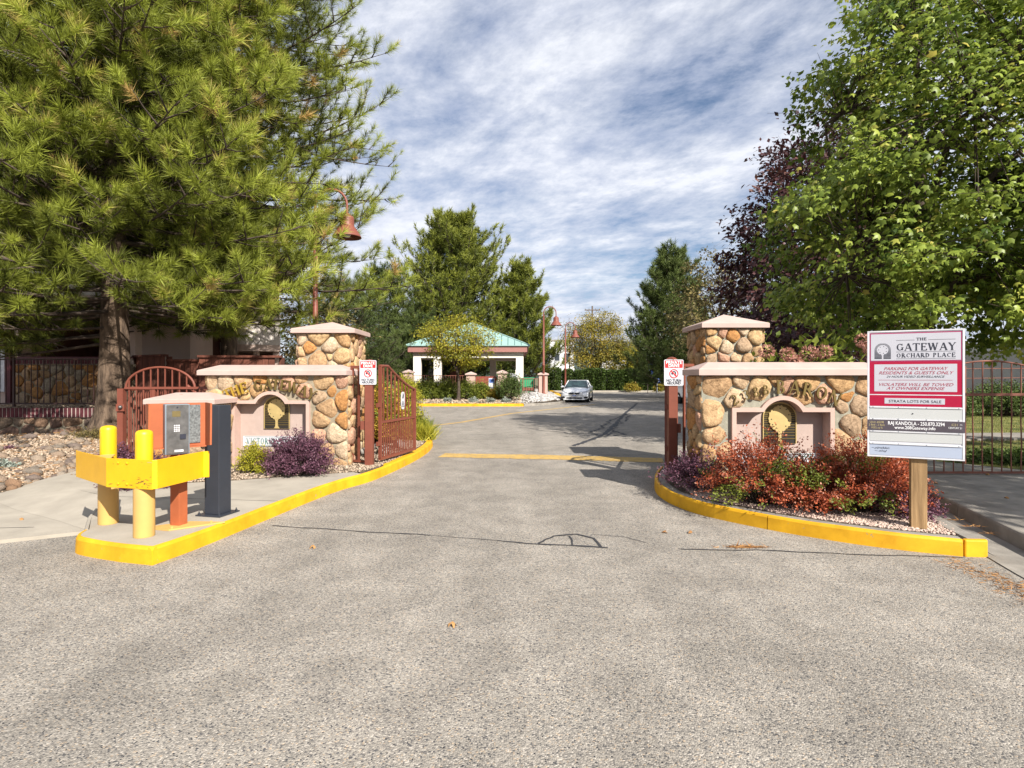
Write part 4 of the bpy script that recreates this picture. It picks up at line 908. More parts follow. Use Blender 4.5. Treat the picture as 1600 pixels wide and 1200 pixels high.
# ------------------------------------------------------------------ sale sign
SW, SH = .775, 1.24
t = thing('estate_sign', 'large white and crimson GATEWAY ORCHARD PLACE sale board on a timber post', 'sign', (3.885, 5.49, .82), rad(-27))
b = MB(); b.bx(-SW/2, SW/2, 0, .02, 0, SH); b.build('board', MATS['white_sign'], t)
b = MB(); b.box((.04, .085, .01), (.13, .12, 1.38)); po = b.build('post', MATS['wood_post'], t, bevel=.004); po.location = (0, 0, 0)
def q(name, m, u0, u1, v0, v1, d0, d1=None):
    """panel on the board, u and v as fractions from the top left"""
    b = MB(); b.bx((u0-.5)*SW, (u1-.5)*SW, -d0, -.0005 if d1 is None else -d1, (1-v1)*SH, (1-v0)*SH); return b.build(name, MATS[m], t)
def T_(s, v, size, m, u=.5, w=None, d=.0052, **k): return lettering(s, size, MATS[m], t, (u-.5)*SW, (1-v)*SH, -d, width=w*SW if w else None, ext=.0004, **k)
for a in ((0, 1, 0, .010), (0, 1, .990, 1)): q('frame_edge', 'white_frame', *a, .006)
for a in ((0, .022, .011, .989), (.978, 1, .011, .989)): q('frame_edge', 'white_frame', *a, .006)
hp_ = q('header_panel', 'sign_magenta', .024, .976, .018, .245, .002); q('header_face', 'sign_panel_white', .038, .962, .026, .236, .0032)
q('red_panel', 'sign_red', .024, .976, .246, .502, .002); q('white_rule', 'white_frame', .024, .976, .503, .509, .0025); q('red_panel', 'sign_red', .024, .976, .510, .596, .002)
q('notice_panel', 'sign_panel_white', .075, .925, .266, .480, .0032); q('notice_panel', 'sign_panel_white', .185, .805, .532, .577, .0032)
def S_(s, v, size, u, w, m='ink'): return serif_line(s, size, MATS[m], t, (u-.5)*SW, (1-v)*SH, -.0034, .0012, .06, w*SW)
S_('THE', .082, .026, .57, .105); S_('GATEWAY', .160, .070, .61, .61); S_('ORCHARD PLACE', .213, .040, .61, .60)
for (u0, u1, v) in ((.31, .50, .077), (.64, .91, .077), (.31, .91, .168), (.31, .91, .222)): q('rule_line', 'ink', u0, u1, v, v+.0022, .0042)
# printed tree emblem on the board
eb = MB(); R = .068; cx, cz = (.165-.5)*SW, (1-.222)*SH; A_ = []
z = 0; k = 0
while z < .15:
    th = max(.0022, .010-.00085*k); w = R if z < .085 else R*math.sqrt(max(0, 1-((z-.085)/R)**2)); r_ = .048
    d_ = abs(z+th/2-.088); inner = math.sqrt(max(0, r_**2-d_**2)) if d_ < r_ else (.006 if z < .05 else 0)
    inner = max(inner, .007 if z < .05 else 0)
    for s in (-1, 1):
        if w-inner > .002: a, b_ = sorted((cx+s*inner, cx+s*w)); eb.bx(a, b_, -.0042, -.0033, cz+z, cz+z+th)
    z += th+.0035; k += 1
ob = eb.build('printed_emblem', MATS['ink'], t)
rg = random.Random(4)
for k in range(7): a = k*.9+.4; f = MB(); f.bx(cx+.034*math.cos(a)-.003, cx+.034*math.cos(a)+.003, -.0042, -.0033, cz+.088+.034*math.sin(a)-.003, cz+.088+.034*math.sin(a)+.003); f.build('printed_fruit', MATS['ink'], t)
T_('PARKING FOR GATEWAY', .312, .042, 'ink_red', w=.66, shear=.35, d=.0042); T_('RESIDENTS & GUESTS ONLY', .345, .042, 'ink_red', w=.77, shear=.35, d=.0042)
T_('24 HOUR VIDEO SURVEILLANCE', .371, .028, 'ink', w=.60, shear=.35, d=.0042); q('rule_line', 'ink_red', .12, .88, .389, .3915, .0042)
T_('VIOLATERS WILL BE TOWED', .436, .040, 'ink_red', w=.76, shear=.35, d=.0042); T_('AT OWNERS EXPENSE', .466, .040, 'ink_red', w=.60, shear=.35, d=.0042)
T_('STRATA LOTS FOR SALE', .567, .038, 'ink', w=.54, d=.0042)
for (a, b_, c) in ((.60, .692, 'sign_slat'), (.792, .873, 'sign_slat'), (.888, .985, 'sign_slat_blue')):
    q('blank_slat', c, .026, .974, a+.010, b_, .0035); q('slat_strip', 'white_frame', .026, .974, a, a+.0095, .010)
q('slat_strip', 'white_frame', .026, .974, .693, .704, .008)
for v in (.605, .697, .796, .892):
    for u in (.06, .33, .62, .94): q('screw', 'grey_steel', u-.005, u+.005, v-.003, v+.003, .0108)
q('agent_strip', 'strip_dark', .0, 1.0, .706, .788, .009)
T_('RAJ KANDOLA - 250.870.3294', .742, .048, 'ink_white', u=.51, w=.58, d=.0102, bold=.0005); T_('www.208Gateway.info', .774, .042, 'ink_white', u=.50, w=.42, d=.0102, bold=.0004)
for i, s in enumerate(('Unit #208', '2 Bed - 2 Bath', '1032 sq ft')): T_(s, .732+.022*i, .028, 'ink_gold', u=.10, w=(.15, .17, .12)[i], d=.0102)
T_('C21', .738, .030, 'ink_gold', u=.90, d=.0102); T_('CENTURY 21', .760, .024, 'ink_white', u=.905, w=.13, d=.0102); T_('TM', .733, .014, 'ink_white', u=.96, d=.0102)
T_('~,yjnzkkn', .935, .028, 'ink', u=.14, w=.19, d=.0046, shear=.2); T_('~.zlxJ', .958, .024, 'ink', u=.14, w=.13, d=.0046, shear=.2)
b = MB(); b.lathe([(.006, 0), (.006, .003), (0.0005, .004)], 8); o = b.build('bolt', MATS['ink'], t, loc=((.48-.5)*SW, -.0045, (1-.652)*SH)); o.rotation_euler = (rad(90), 0, 0)

# ------------------------------------------------------------------ left: retaining wall, patio wall, building
def brick_course(par, x0, x1, y, z0, z1, m, step=.082, dp=.05, rg=random.Random(2)):
    me = None; x = x0
    b = MB(); b.box((0, 0, 0), (step-.024, dp, z1-z0)); me = bpy.data.meshes.new('brick'); me.from_pydata(b.v, [], b.f); me.materials.append(MATS[m])
    while x < x1-step:
        inst('brick', me, par, (x+step/2, y+rg.uniform(-.004, .004), (z0+z1)/2)); x += step
t = thing('retaining_wall', 'low flagstone retaining wall with upright brick coping under the dark railing', 'wall', (-15, 12.35, 0))
b = MB(); b.bx(0, 6.1, 0, .35, -.1, .93); b.build('core', MATS['mortar'], t); rg = random.Random(71)
Mx = FRONT(0, 0, .2)
for pl in stone_cells(6.1, .53, .26, rg, None, gap=.006, rounded=1, aspect=1.3):
    if min(p[0] for p in pl) > 1.6: stone_obj(pl, .025, MATS['flagstone'], t, Mx, rg)
b = MB(); b.bx(.0, 6.1, -.03, 0.36, .735, .742); b.build('coping_bed', MATS['brick_mortar'], t); b = MB(); b.bx(0, 6.1, -.052, -.001, .743, .94); b.build('coping_joint', MATS['brick_mortar'], t)
brick_course(t, 1.7, 6.08, -.04, .743, .945, 'brick', .088)
sheet('patio_terrace', [(-24, 12.71), (-8.6, 12.71), (-8.4, 13.5), (-6.9, 14.2), (-6.5, 30), (-24, 30)], .93, 'soil', thick=1.0)
tag(pebbles('pebbles', fill([(-13.5, 12.72), (-9.2, 12.72), (-9.2, 13.9), (-13.5, 13.9)], 900, .93, rg), .03, .06, 'pebble_tan', None, 14), 'pale pebbles on the terrace strip behind the dark railing', 'gravel')
t = thing('patio_wall', 'shaded fieldstone patio wall with brick coping behind the dark railing', 'wall', (-12.2, 14.0, .93))
b = MB(); b.bx(0, 2.9, 0, .3, -.1, 1.0); b.build('core', MATS['mortar'], t); rg = random.Random(73)
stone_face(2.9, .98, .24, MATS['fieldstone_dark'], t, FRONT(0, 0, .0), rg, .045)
b = MB(); b.bx(0, 2.9, -.055, .0-.001, 1.0, 1.14); b.build('coping_joint', MATS['brick_mortar'], t); brick_course(t, 0.02, 2.9, -.045, 1.005, 1.135, 'brick', .085)
b = MB(); b.bx(-.02, 2.92, -.07, .33, 1.141, 1.18); b.build('coping_rail', MATS['maroon'], t)

t = thing('apartment_building', 'pink stucco apartment building with balconies behind the pines at the left', 'building', (0, 0, 0))
def wb(name, m, x0, x1, y0, y1, z0, z1, par=None): b = MB(); b.bx(x0, x1, y0, y1, z0, z1); return b.build(name, MATS[m], par or t)
wb('wall', 'stucco_wall', -18.5, -12.25, 14.1, 20, .9, 9.2)
w_ = wb('window', 'white_frame', -13.6, -12.52, 14.03, 14.099, 1.25, 2.6); wb('pane', 'window_glass', -13.5, -12.62, 14.015, 14.029, 1.33, 2.52, w_)
for k in range(6): wb('blind_slat', 'white_frame', -13.48, -12.64, 14.008, 14.0145, 1.4+.18*k, 1.45+.18*k, w_)
dp_ = MB(); dp_.bx(-12.46, -12.33, 13.98, 14.098, .95, 9.0); dp_.build('downspout', MATS['maroon'], t)
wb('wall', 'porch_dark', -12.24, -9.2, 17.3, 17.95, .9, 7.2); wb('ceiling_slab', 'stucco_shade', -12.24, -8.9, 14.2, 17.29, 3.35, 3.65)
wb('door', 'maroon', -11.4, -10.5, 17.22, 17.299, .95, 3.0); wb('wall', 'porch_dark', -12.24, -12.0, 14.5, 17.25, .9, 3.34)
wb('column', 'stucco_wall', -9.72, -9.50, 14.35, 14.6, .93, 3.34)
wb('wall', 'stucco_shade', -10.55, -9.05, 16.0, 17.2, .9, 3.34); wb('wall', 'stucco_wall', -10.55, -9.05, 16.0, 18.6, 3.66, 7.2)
wb('balcony_front', 'stucco_pale', -12.2, -9.06, 14.2, 14.35, 3.66, 4.5)
b = MB(); b.prism([(-11.0, 18.0), (-9.32, 18.0), (-9.5, 19.4), (-13.5, 26), (-15, 26)], .9, 7.2); b.build('wall', MATS['stucco_pale'], t); w_ = wb('window', 'white_frame', -10.02, -9.50, 17.95, 17.999, 1.2, 2.36); wb('pane', 'window_glass', -9.97, -9.55, 17.94, 17.949, 1.25, 2.31, w_)
wb('downspout', 'fascia_pink', -9.46, -9.38, 17.9, 17.999, .9, 6.5); wb('wall_lamp', 'maroon', -9.34, -9.14, 17.8, 17.96, 2.72, 2.84)
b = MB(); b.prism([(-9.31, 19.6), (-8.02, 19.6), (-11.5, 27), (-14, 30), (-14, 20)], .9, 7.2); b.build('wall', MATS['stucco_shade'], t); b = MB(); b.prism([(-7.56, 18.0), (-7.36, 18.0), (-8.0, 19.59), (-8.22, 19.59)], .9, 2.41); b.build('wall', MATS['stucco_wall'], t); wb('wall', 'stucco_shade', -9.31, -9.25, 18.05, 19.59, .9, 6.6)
for zf, hh in ((2.60, .92), (5.3, .92)):
    arc = [(-9.3+1.97*k/12, 18.0-.55*math.sin(PI*k/12)) for k in range(13)]; b = MB(); b.prism(arc+[(-8.05, 19.58), (-9.3, 19.58)], zf-.18, zf+.02); bl = b.build('balcony', MATS['stucco_wall'], t)
    b = MB(); b.prism(arc+offset(arc, .12)[::-1], zf+.021, zf+hh); b.build('balcony_front', MATS['stucco_pale'], bl); b = MB(); b.prism(offset(arc, -.03)+offset(arc, .15)[::-1], zf+hh+.001, zf+hh+.05); b.build('coping', MATS['stucco_wall'], bl)
wb('column', 'stucco_wall', -8.08, -7.94, 17.75, 17.9, .9, 2.41); wb('column', 'stucco_wall', -8.08, -7.94, 17.75, 17.9, 3.6, 5.1)
w_ = wb('window', 'white_frame', -9.2, -8.1, 19.55, 19.599, 2.9, 4.8); wb('pane', 'window_glass', -9.1, -8.2, 19.54, 19.549, 3.0, 4.7, w_)
w_ = wb('window', 'white_frame', -10.9, -9.6, 17.95, 17.999, 4.0, 5.4); wb('pane', 'window_glass', -10.8, -9.7, 17.94, 17.949, 4.1, 5.3, w_)
b = MB(); b.prism([(-18.7, 13.9), (-12.1, 13.9), (-12.1, 20), (-18.7, 20)], 9.21, 9.4); b.prism([(-12.0, 15.9), (-8.95, 15.9), (-8.9, 18.0), (-8.0, 19.5), (-11.5, 27.2), (-15, 30), (-15, 20.1), (-12.0, 20.1)], 7.21, 7.4); b.build('roof', MATS['maroon'], t)
# board fences
def board_fence(label, P0, P1, z0, z1, grp=None, bw=.14, cap=True, m='fence_wood'):
    L = math.hypot(P1[0]-P0[0], P1[1]-P0[1]); t = thing('board_fence', label, 'fence', (P0[0], P0[1], z0), math.atan2(P1[1]-P0[1], P1[0]-P0[0]), grp); H = z1-z0; n = int(L/bw)
    b = MB(); b.box((0, 0, H/2), (bw-.010, .022, H)); me = bpy.data.meshes.new('board'); me.from_pydata(b.v, [], b.f); me.materials.append(MATS[m])
    for k in range(n): inst('board', me, t, (bw*(k+.5), .004*(k % 2), 0))
    for z in (.3, H-.3): b = MB(); b.bx(0, L, .02, .06, z, z+.09); b.build('rail', MATS[m], t)
    if cap: b = MB(); b.bx(-.02, L+.02, -.06, .08, H+.001, H+.05); b.build('cap_board', MATS['fence_wood'], t)
    for x in (0, L): b = MB(); b.bx(x-.05, x+.05, .0605, .15, 0, H+.0); b.build('post', MATS[m], t)
    return t
board_fence('dark red board fence panel slanting behind the arched pedestrian gate', (-9.35, 14.1), (-8.15, 13.35), .4, 2.10, 'board fences by the apartment building')
board_fence('dark red board fence panel between arched gate and the THE GATEWAY wall', (-8.1, 13.4), (-6.75, 13.3), .4, 1.98, 'board fences by the apartment building')
board_fence('brown board fence seen above the cap of the THE GATEWAY wall', (-7.15, 13.0), (-5.35, 13.15), .3, 2.06, 'board fences by the apartment building')
tag(strip('garden_hose', [(-6.62, 12.9), (-6.42, 12.9)], .02, 1.8, 'ink', None) if False else MB().tube([(-6.55+.05*math.cos(a), 12.93, 1.78+.05*math.sin(a)) for a in np.linspace(0, 2*PI, 13)], .012, 6).build('hook_ring', MATS['ink']), 'small dark metal ring hanging on the brown board fence above the left sign wall', 'ring')

# ------------------------------------------------------------------ lamps
def lamp(label, x, y, z0, H, s=1.0):
    t = thing('street_lamp', label, 'street lamp', (x, y, z0), 0, 'rust red gooseneck street lamps'); M_ = MATS['lamp_paint']
    b = MB(); b.lathe([(.20, 0), (.20, .03), (.13, .05), (.12, .35), (.085, .42), (.075, 2.2), (.095, 2.22), (.095, 2.28), (.07, 2.3), (.055, H-.75), (.05, H-.55)], 14); b.build('pole', M_, t)
    R = .42; b = MB(); b.tube([(0, 0, H-.6), (0, 0, H-R)]+[(R-R*math.cos(PI*k/12), 0, H-R+R*math.sin(PI*k/12)) for k in range(1, 12)]+[(2*R, 0, H-R), (2*R, 0, H-R-.25)], .032, 8); b.build('gooseneck', M_, t)
    zc = H-R-.25; b = MB(); b.lathe([(.05, .03), (.075, .0), (.17, -.06), (.185, -.13), (.185, -.30), (.20, -.33), (.29, -.45), (.37, -.58), (.38, -.61), (.365, -.61), (.28, -.46), (.17, -.32), (.16, -.1), (0.01, -.05)], 20, (2*R, 0, zc), cap=False); sh = b.build('lamp_shade', M_, t)
    b = MB(); b.lathe([(.001, -.36), (.11, -.38), (.11, -.52), (.07, -.60), (.001, -.62)], 12, (2*R, 0, zc)); b.build('bulb', MATS['white_frame'], sh); return t
mat('lamp_paint', (.20, .062, .042), .5, .08, 5)
lamp('rust red gooseneck street lamp poking out of the pines behind the left pier', -5.22, 15.1, .15, 6.45)
lamp('rust red gooseneck street lamp at the end of the bed beside the pavilion', 2.14, 38.5, .2, 6.2)
lamp('rust red gooseneck street lamp behind the parked white car', 4.55, 48.5, .1, 6.2)

# ------------------------------------------------------------------ far side: bed, pavilion
far_line = smooth_line([(-16, 31.9), (-9, 31.7), (-4, 31.6), (.0, 31.55), (.65, 31.8)], 5)
kerb('yellow_kerb', far_line, +1, 'yellow_paint', 2.2, .15, .3)
kerb('grey_kerb', smooth_line([(.68, 31.8), (2.0, 32.9), (3.2, 35.5), (3.8, 40), (4.2, 48.5)], 4), +1, 'concrete_grey', 2.4)
kerb('yellow_kerb', [(4.2, 48.6), (4.5, 55), (4.6, 63.5)], +1, 'yellow_paint', 2.4, .15, .5)
def slope_z(t_, x, y): return .14+.42*max(0, min(1, (3.3-x)/1.6))*min(1, max(0, (y-32.2)/5.5))+.04*noise.noise(Vector((x*.6, y*.6, 3)))
fa = [(-16, 32.15), (-8, 32.0), (-3, 31.9), (.0, 31.85), (.8, 32.1), (2.1, 33.2), (3.1, 35.7), (3.7, 40)]; fb = [(-16, 60), (-10, 60), (-5, 60), (-2, 60), (0, 60), (1.6, 60), (3.0, 60), (3.9, 60)]
ruled('planting_bed', fa, fb, 30, slope_z, 'soil')
fp = [p for p in fill([(-14, 32.05), (.6, 31.95), (1.8, 33.0), (2.9, 35.6), (2.9, 37.3), (-14, 37.3)], 5200, 0, rg)]; fp = [(x, y, slope_z(0, x, y)) for x, y, z in fp]
tag(pebbles('gravel', [p for p in fp if p[0] < .5], .04, .11, 'pebble_tan', None, 21), 'tan gravel and stones in the bed behind the far yellow kerb', 'gravel'); tag(pebbles('gravel', [p for p in fp if p[0] > .2]*2, .03, .07, 'pebble_grey', None, 22), 'pale grey gravel round the foot of the lamp by the pavilion', 'gravel')
tag(pebbles('gravel', [(x, y, slope_z(0, x, y)) for x, y, z in fill([(1.0, 32.9), (2.0, 33.4), (2.95, 35.6), (3.5, 40), (3.9, 59), (1.5, 59), (1.2, 38)], 4500, 0, rg)], .06, .13, 'pebble_grey', None, 23), 'pale grey gravel strip running back past the lamps towards the hedge', 'gravel')
# pavilion
PX, PY, PZ = -3.1, 44.3, .55
t = thing('pavilion', 'open pavilion with pale green seamed metal hip roof and white columns', 'pavilion', (PX, PY, PZ)); hw = 4.2; ez = 2.95
for (a, b_) in ((-3.65, -3.65), (-2.2, -3.65), (3.65, -3.65), (-3.65, 3.65), (1.5, 3.65), (3.65, 3.65)):
    b = MB(); b.bx(a-.26, a+.26, b_-.26, b_+.26, -.5, 2.45); b.build('column', MATS['white_stucco'], t)
for (x0, x1, y0, y1) in ((-3.91, 3.91, -3.91, -3.39), (-3.91, 3.91, 3.39, 3.91), (-3.91, -3.39, -3.38, 3.38), (3.39, 3.91, -3.38, 3.38)): b = MB(); b.bx(x0, x1, y0, y1, 2.451, 2.88); b.build('beam', MATS['white_stucco'], t)
b = MB(); b.bx(-hw, hw, -hw, hw, ez-.06, ez-.001); b.build('soffit', MATS['fascia_pink'], t)
for (x0, x1, y0, y1) in ((-hw-.04, hw+.04, -hw-.04, -hw), (-hw-.04, hw+.04, hw, hw+.04), (-hw-.04, -hw, -hw, hw), (hw, hw+.04, -hw, hw)): b = MB(); b.bx(x0, x1, y0, y1, ez-.10, ez+.36); b.build('fascia', MATS['fascia_pink'], t)
rz_, rh = ez+.37, 1.95; e_ = hw+.15; rf = MB(); rf.add([(-e_, -e_, rz_), (e_, -e_, rz_), (e_, e_, rz_), (-e_, e_, rz_), (0, 0, rz_+rh), (-e_, -e_, rz_-.05), (e_, -e_, rz_-.05), (e_, e_, rz_-.05), (-e_, e_, rz_-.05)], [(0, 1, 4), (1, 2, 4), (2, 3, 4), (3, 0, 4), (8, 7, 6, 5), (0, 5, 6, 1), (1, 6, 7, 2), (2, 7, 8, 3), (3, 8, 5, 0)]); rfo = rf.build('roof', MATS['green_metal'], t)
for s in range(4):
    for k in range(-10, 11):
        x = k*.47; 
        if abs(x) > e_-.1: continue
        L_ = e_-abs(x); R_ = Matrix.Rotation(s*PI/2, 3, 'Z'); up = rh/e_*L_
        b = MB(); b.tube([R_ @ Vector((x, -e_, rz_+.02)), R_ @ Vector((x, -e_+L_, rz_+up+.02))], .022, 4, smooth=False); b.build('roof_seam', MATS['seam_green'], rfo)
    b = MB(); b.tube([R_ @ Vector((-e_, -e_, rz_+.02)), R_ @ Vector((0, 0, rz_+rh+.03))], .05, 5); b.build('hip_cap', MATS['green_metal'], rfo)
b = MB(); b.bx(-1.6, -.6, -1, 0, -.2, 1.6); b.build('inner_wall', MATS['porch_dark'], t)
def gpillar(label, px, Y, H=1.42):
    x = (px-800)/889*Y; t = thing('fence_pillar', label, 'pillar', (x, Y, .35), 0, 'pink stucco fence pillars before the pavilion')
    b = MB(); b.bx(-.29, .29, -.29, .29, 0, H); b.build('shaft', MATS['pink_stucco'], t); hip_cap(-.38, .38, -.38, .38, H+.001, .08, .16, t); return x
xs = [gpillar('pink stucco fence pillar nearest the open gate leaf', 638.5, 38, 1.55), gpillar('pink stucco fence pillar left of the red gate screen', 736, 38.5, 1.42), gpillar('pink stucco fence pillar right of the red gate screen', 785, 38, 1.52), gpillar('pink stucco fence pillar beside the green bin and the lamp', 848.5, 38.8, 1.42)]
railing('brown iron railing in front of the pavilion left columns', (xs[0]+.3, 38.1), (xs[1]-.3, 38.4), .75, 1.75, .16, 2, 'brown iron railings round the pavilion', 'rust_thin', .02)
railing('brown iron railing left of the leftmost pink pillar', (xs[0]-4, 38.1), (xs[0]-.3, 38.1), .75, 1.75, .16, 2, 'brown iron railings round the pavilion', 'rust_thin', .02)
railing('brown iron railing in front of the green bin', (xs[2]+.3, 38.1), (xs[3]-.3, 38.6), .45, 1.55, .16, 2, 'brown iron railings round the pavilion', 'rust_thin', .02)
b = MB(); b.bx(-11, xs[1], 38.25, 38.45, .2, .92); tag(b.build('low_wall', MATS['pink_stucco']), 'low pink stucco wall under the pavilion railing', 'wall')
t = thing('board_gate', 'rusty red slatted gate with blue and white notice before the pavilion', 'gate', (xs[1]+.33, 38.3, .3)); Lg = xs[2]-xs[1]-.66
for k in range(int(Lg/.1)): b = MB(); b.bx(k*.1, k*.1+.085, -.02, .02, 0, 1.38); b.build('slat', MATS['fence_red'] if 'fence_red' in MATS else mat('fence_red', (.24, .055, .035), .7, .15, 5), t)
b = MB(); b.bx(0, Lg, .021, .05, .2, .3); b.bx(0, Lg, .021, .05, 1.1, 1.2); b.build('rail', MATS['fence_red'], t)
b = MB(); b.bx(Lg-.60, Lg-.20, -.06, -.021, .55, 1.27); n_ = b.build('notice', MATS['white_sign'], t)
b = MB(); b.bx(Lg-.56, Lg-.24, -.064, -.0605, .95, 1.2); b.bx(Lg-.56, Lg-.24, -.064, -.0605, .60, .66); b.build('printed_block', mat('ink_blue', (.06, .12, .35), .5), n_)
t = thing('recycling_bin', 'green metal bin behind the railing beside the pavilion', 'bin', (xs[3]-1.0, 39.6, .3))
b = MB(); b.bx(-.55, .45, -.45, .45, .05, 1.2); b.build('body', MATS['bin_green'], t, bevel=.03); b = MB(); b.bx(-.6, .5, -.5, .5, 1.21, 1.30); b.build('lid', MATS['bin_green'], t, bevel=.02); b = MB(); b.bx(-.4, .42, -.53, -.455, .42, .62); b.build('handle_bar', MATS['rust_thin'], t)
t = thing('notice_board', 'small white lettered board left of the pavilion right column', 'sign', (xs[2]+.75, 38.8, .5))
b = MB(); b.bx(-.25, .28, -.02, .02, 1.0, 1.38); b.build('board', MATS['white_sign'], t)
for k in range(3): b = MB(); b.bx(-.2, .22-.05*k, -.025, -.0205, 1.08+.1*k, 1.12+.1*k); b.build('printed_line', MATS['ink'], t)
for x in (-.2, .2): b = MB(); b.bx(x-.02, x+.02, -.015, .015, 0, 1.0); b.build('leg', MATS['dark_iron'], t)
t = thing('electrical_box', 'small grey block on the gravel below the pavilion railing', 'box', (.85, 38.2, .4)); b = MB(); b.bx(-.25, .22, -.15, .15, 0, .26); b.build('body', MATS['concrete_grey'], t, bevel=.02); b = MB(); b.bx(-.27, .24, -.17, .17, .261, .30); b.build('lid', MATS['concrete_grey'], t, bevel=.01)

# far edge
kerb('grey_kerb', [(40, 64.2), (20, 63.6), (4.6, 63.5)], -1, 'concrete', 3.0, .15, .35)
sheet('verge', [(4.6, 63.9), (40, 64.6), (60, 140), (4.6, 140)], .12, 'far_ground', thick=.2)
t = thing('utility_pole', 'distant wooden utility pole with crossarm and transformers', 'utility pole', (12.0, 85, 0))
b = MB(); b.tube([(0, 0, 0), (0, 0, 12.3)], [.17, .11], 8); b.build('pole', MATS['pole_wood'], t); b = MB(); b.bx(-1.15, 1.15, -.2, -.08, 11.6, 11.75); b.build('crossarm', MATS['pole_wood'], t)
b = MB(); b.tube([(-.7, -.1, 11.6), (0, -.1, 10.9)], .03, 4); b.tube([(.7, -.1, 11.6), (0, -.1, 10.9)], .03, 4); b.build('brace', MATS['pole_wood'], t)
for x in (-1.05, -.5, .5, 1.05): b = MB(); b.lathe([(.05, 0), (.07, .1), (.03, .22), (0.001, .23)], 8, (x, -.14, 11.751)); b.build('insulator', MATS['grey_steel'], t)
for x in (-.85, -.25, .75): b = MB(); b.lathe([(.19, 0), (.2, .1), (.2, .6), (.15, .68), (.001, .7)], 12, (x, -.3, 9.7)); b.build('transformer', MATS['grey_steel'], t)
def far_building(label, x0, x1, y0, y1, h, m='far_white', wins=()):
    t = thing('warehouse', label, 'building', (x0, y0, 0)); b = MB(); b.bx(0, x1-x0, 0, y1-y0, 0, h); b.build('wall', MATS[m], t)
    b = MB(); b.bx(-.1, x1-x0+.1, -.1, y1-y0+.1, h+.001, h+.2); b.build('roof', MATS['concrete_grey'], t)
    for (a, c, w, hh) in wins: b = MB(); b.bx(a, a+w, -.06, -.001, c, c+hh); f = b.build('window', MATS['white_frame'], t); b = MB(); b.bx(a+.08, a+w-.08, -.07, -.0605, c+.08, c+hh-.08); b.build('pane', MATS['window_glass'], f)
    return t
far_building('white two tone building far behind the lamp posts', 5.6, 9.2, 84, 96, 7.0, 'far_white', [(.6, 4.0, .9, 1.2), (2.0, 4.0, .9, 1.2), (.6, 1.5, .9, 1.2), (2.0, 1.5, .9, 1.2)])
far_building('long low white building behind the hedge', 13.0, 21.0, 82, 95, 4.15, 'far_white', [(1.0, 2.2, 1.2, 1.0), (3.2, 2.2, 1.2, 1.0), (5.5, 2.2, 1.2, 1.0)])
far_building('dark low shed at the right end of the long hedge', 16.6, 22.0, 76, 81, 3.9, 'porch_dark', [(.8, 1.5, .8, 1.0)])
t = thing('small_sign', 'small blue and white sign on a thin post before the hedge', 'sign', ((1027-800)/889*60, 60, .0))
b = MB(); b.bx(-.03, .03, -.02, .02, 0, 1.0); b.build('post', MATS['grey_steel'], t); b = MB(); b.bx(-.32, .32, -.05, -.021, 1.0, 1.55); b.build('sign_plate', MATS['ink_blue'], t); b = MB(); b.bx(-.14, .14, -.055, -.0505, 1.1, 1.42); b.build('printed_symbol', MATS['white_sign'], t)
t = thing('wall_tarp', 'bright blue tarpaulin hanging among the dark trees beyond the right gate post', 'tarpaulin', ((1019-800)/889*58, 58, 0))
b = MB(); vs = [(-.45+.15*i, .10*math.sin(i*2.1+j), 1.9+.28*j) for j in range(5) for i in range(7)]; b.add(vs, [(j*7+i, j*7+i+1, (j+1)*7+i+1, (j+1)*7+i) for j in range(4) for i in range(6)], True); o = b.build('cloth', MATS['blue_plastic'], t); sm_ = o.modifiers.new('solid', 'SOLIDIFY'); sm_.thickness = .02
for x in (-.45, .45): b = MB(); b.tube([(x, .02, 0), (x, .02, 3.1)], .03, 6); b.build('pole', MATS['pole_wood'], t)

# pebbled building wall at the right
t = thing('pebbled_wall_building', 'grey pebbledash building with white fascia beyond the right iron fence', 'building', (25.1, 35.0, 0), math.atan2(-10, -.9))
b = MB(); b.bx(0, 18, 0, .6, 0, 2.95); b.build('wall', MATS['pebble_wall'], t)
for k in range(1, 5): b = MB(); b.bx(k*2.9-.02, k*2.9+.02, -.006, -.0005, 0, 2.95); b.build('panel_joint', MATS['concrete_grey'], t)
b = MB(); b.bx(-.1, 18.1, -.12, .72, 2.951, 3.28); b.build('fascia', MATS['far_white'], t)
b = MB(); b.bx(-.1, 18.1, .0, 9, 3.281, 3.42); b.build('roof', MATS['concrete_grey'], t)

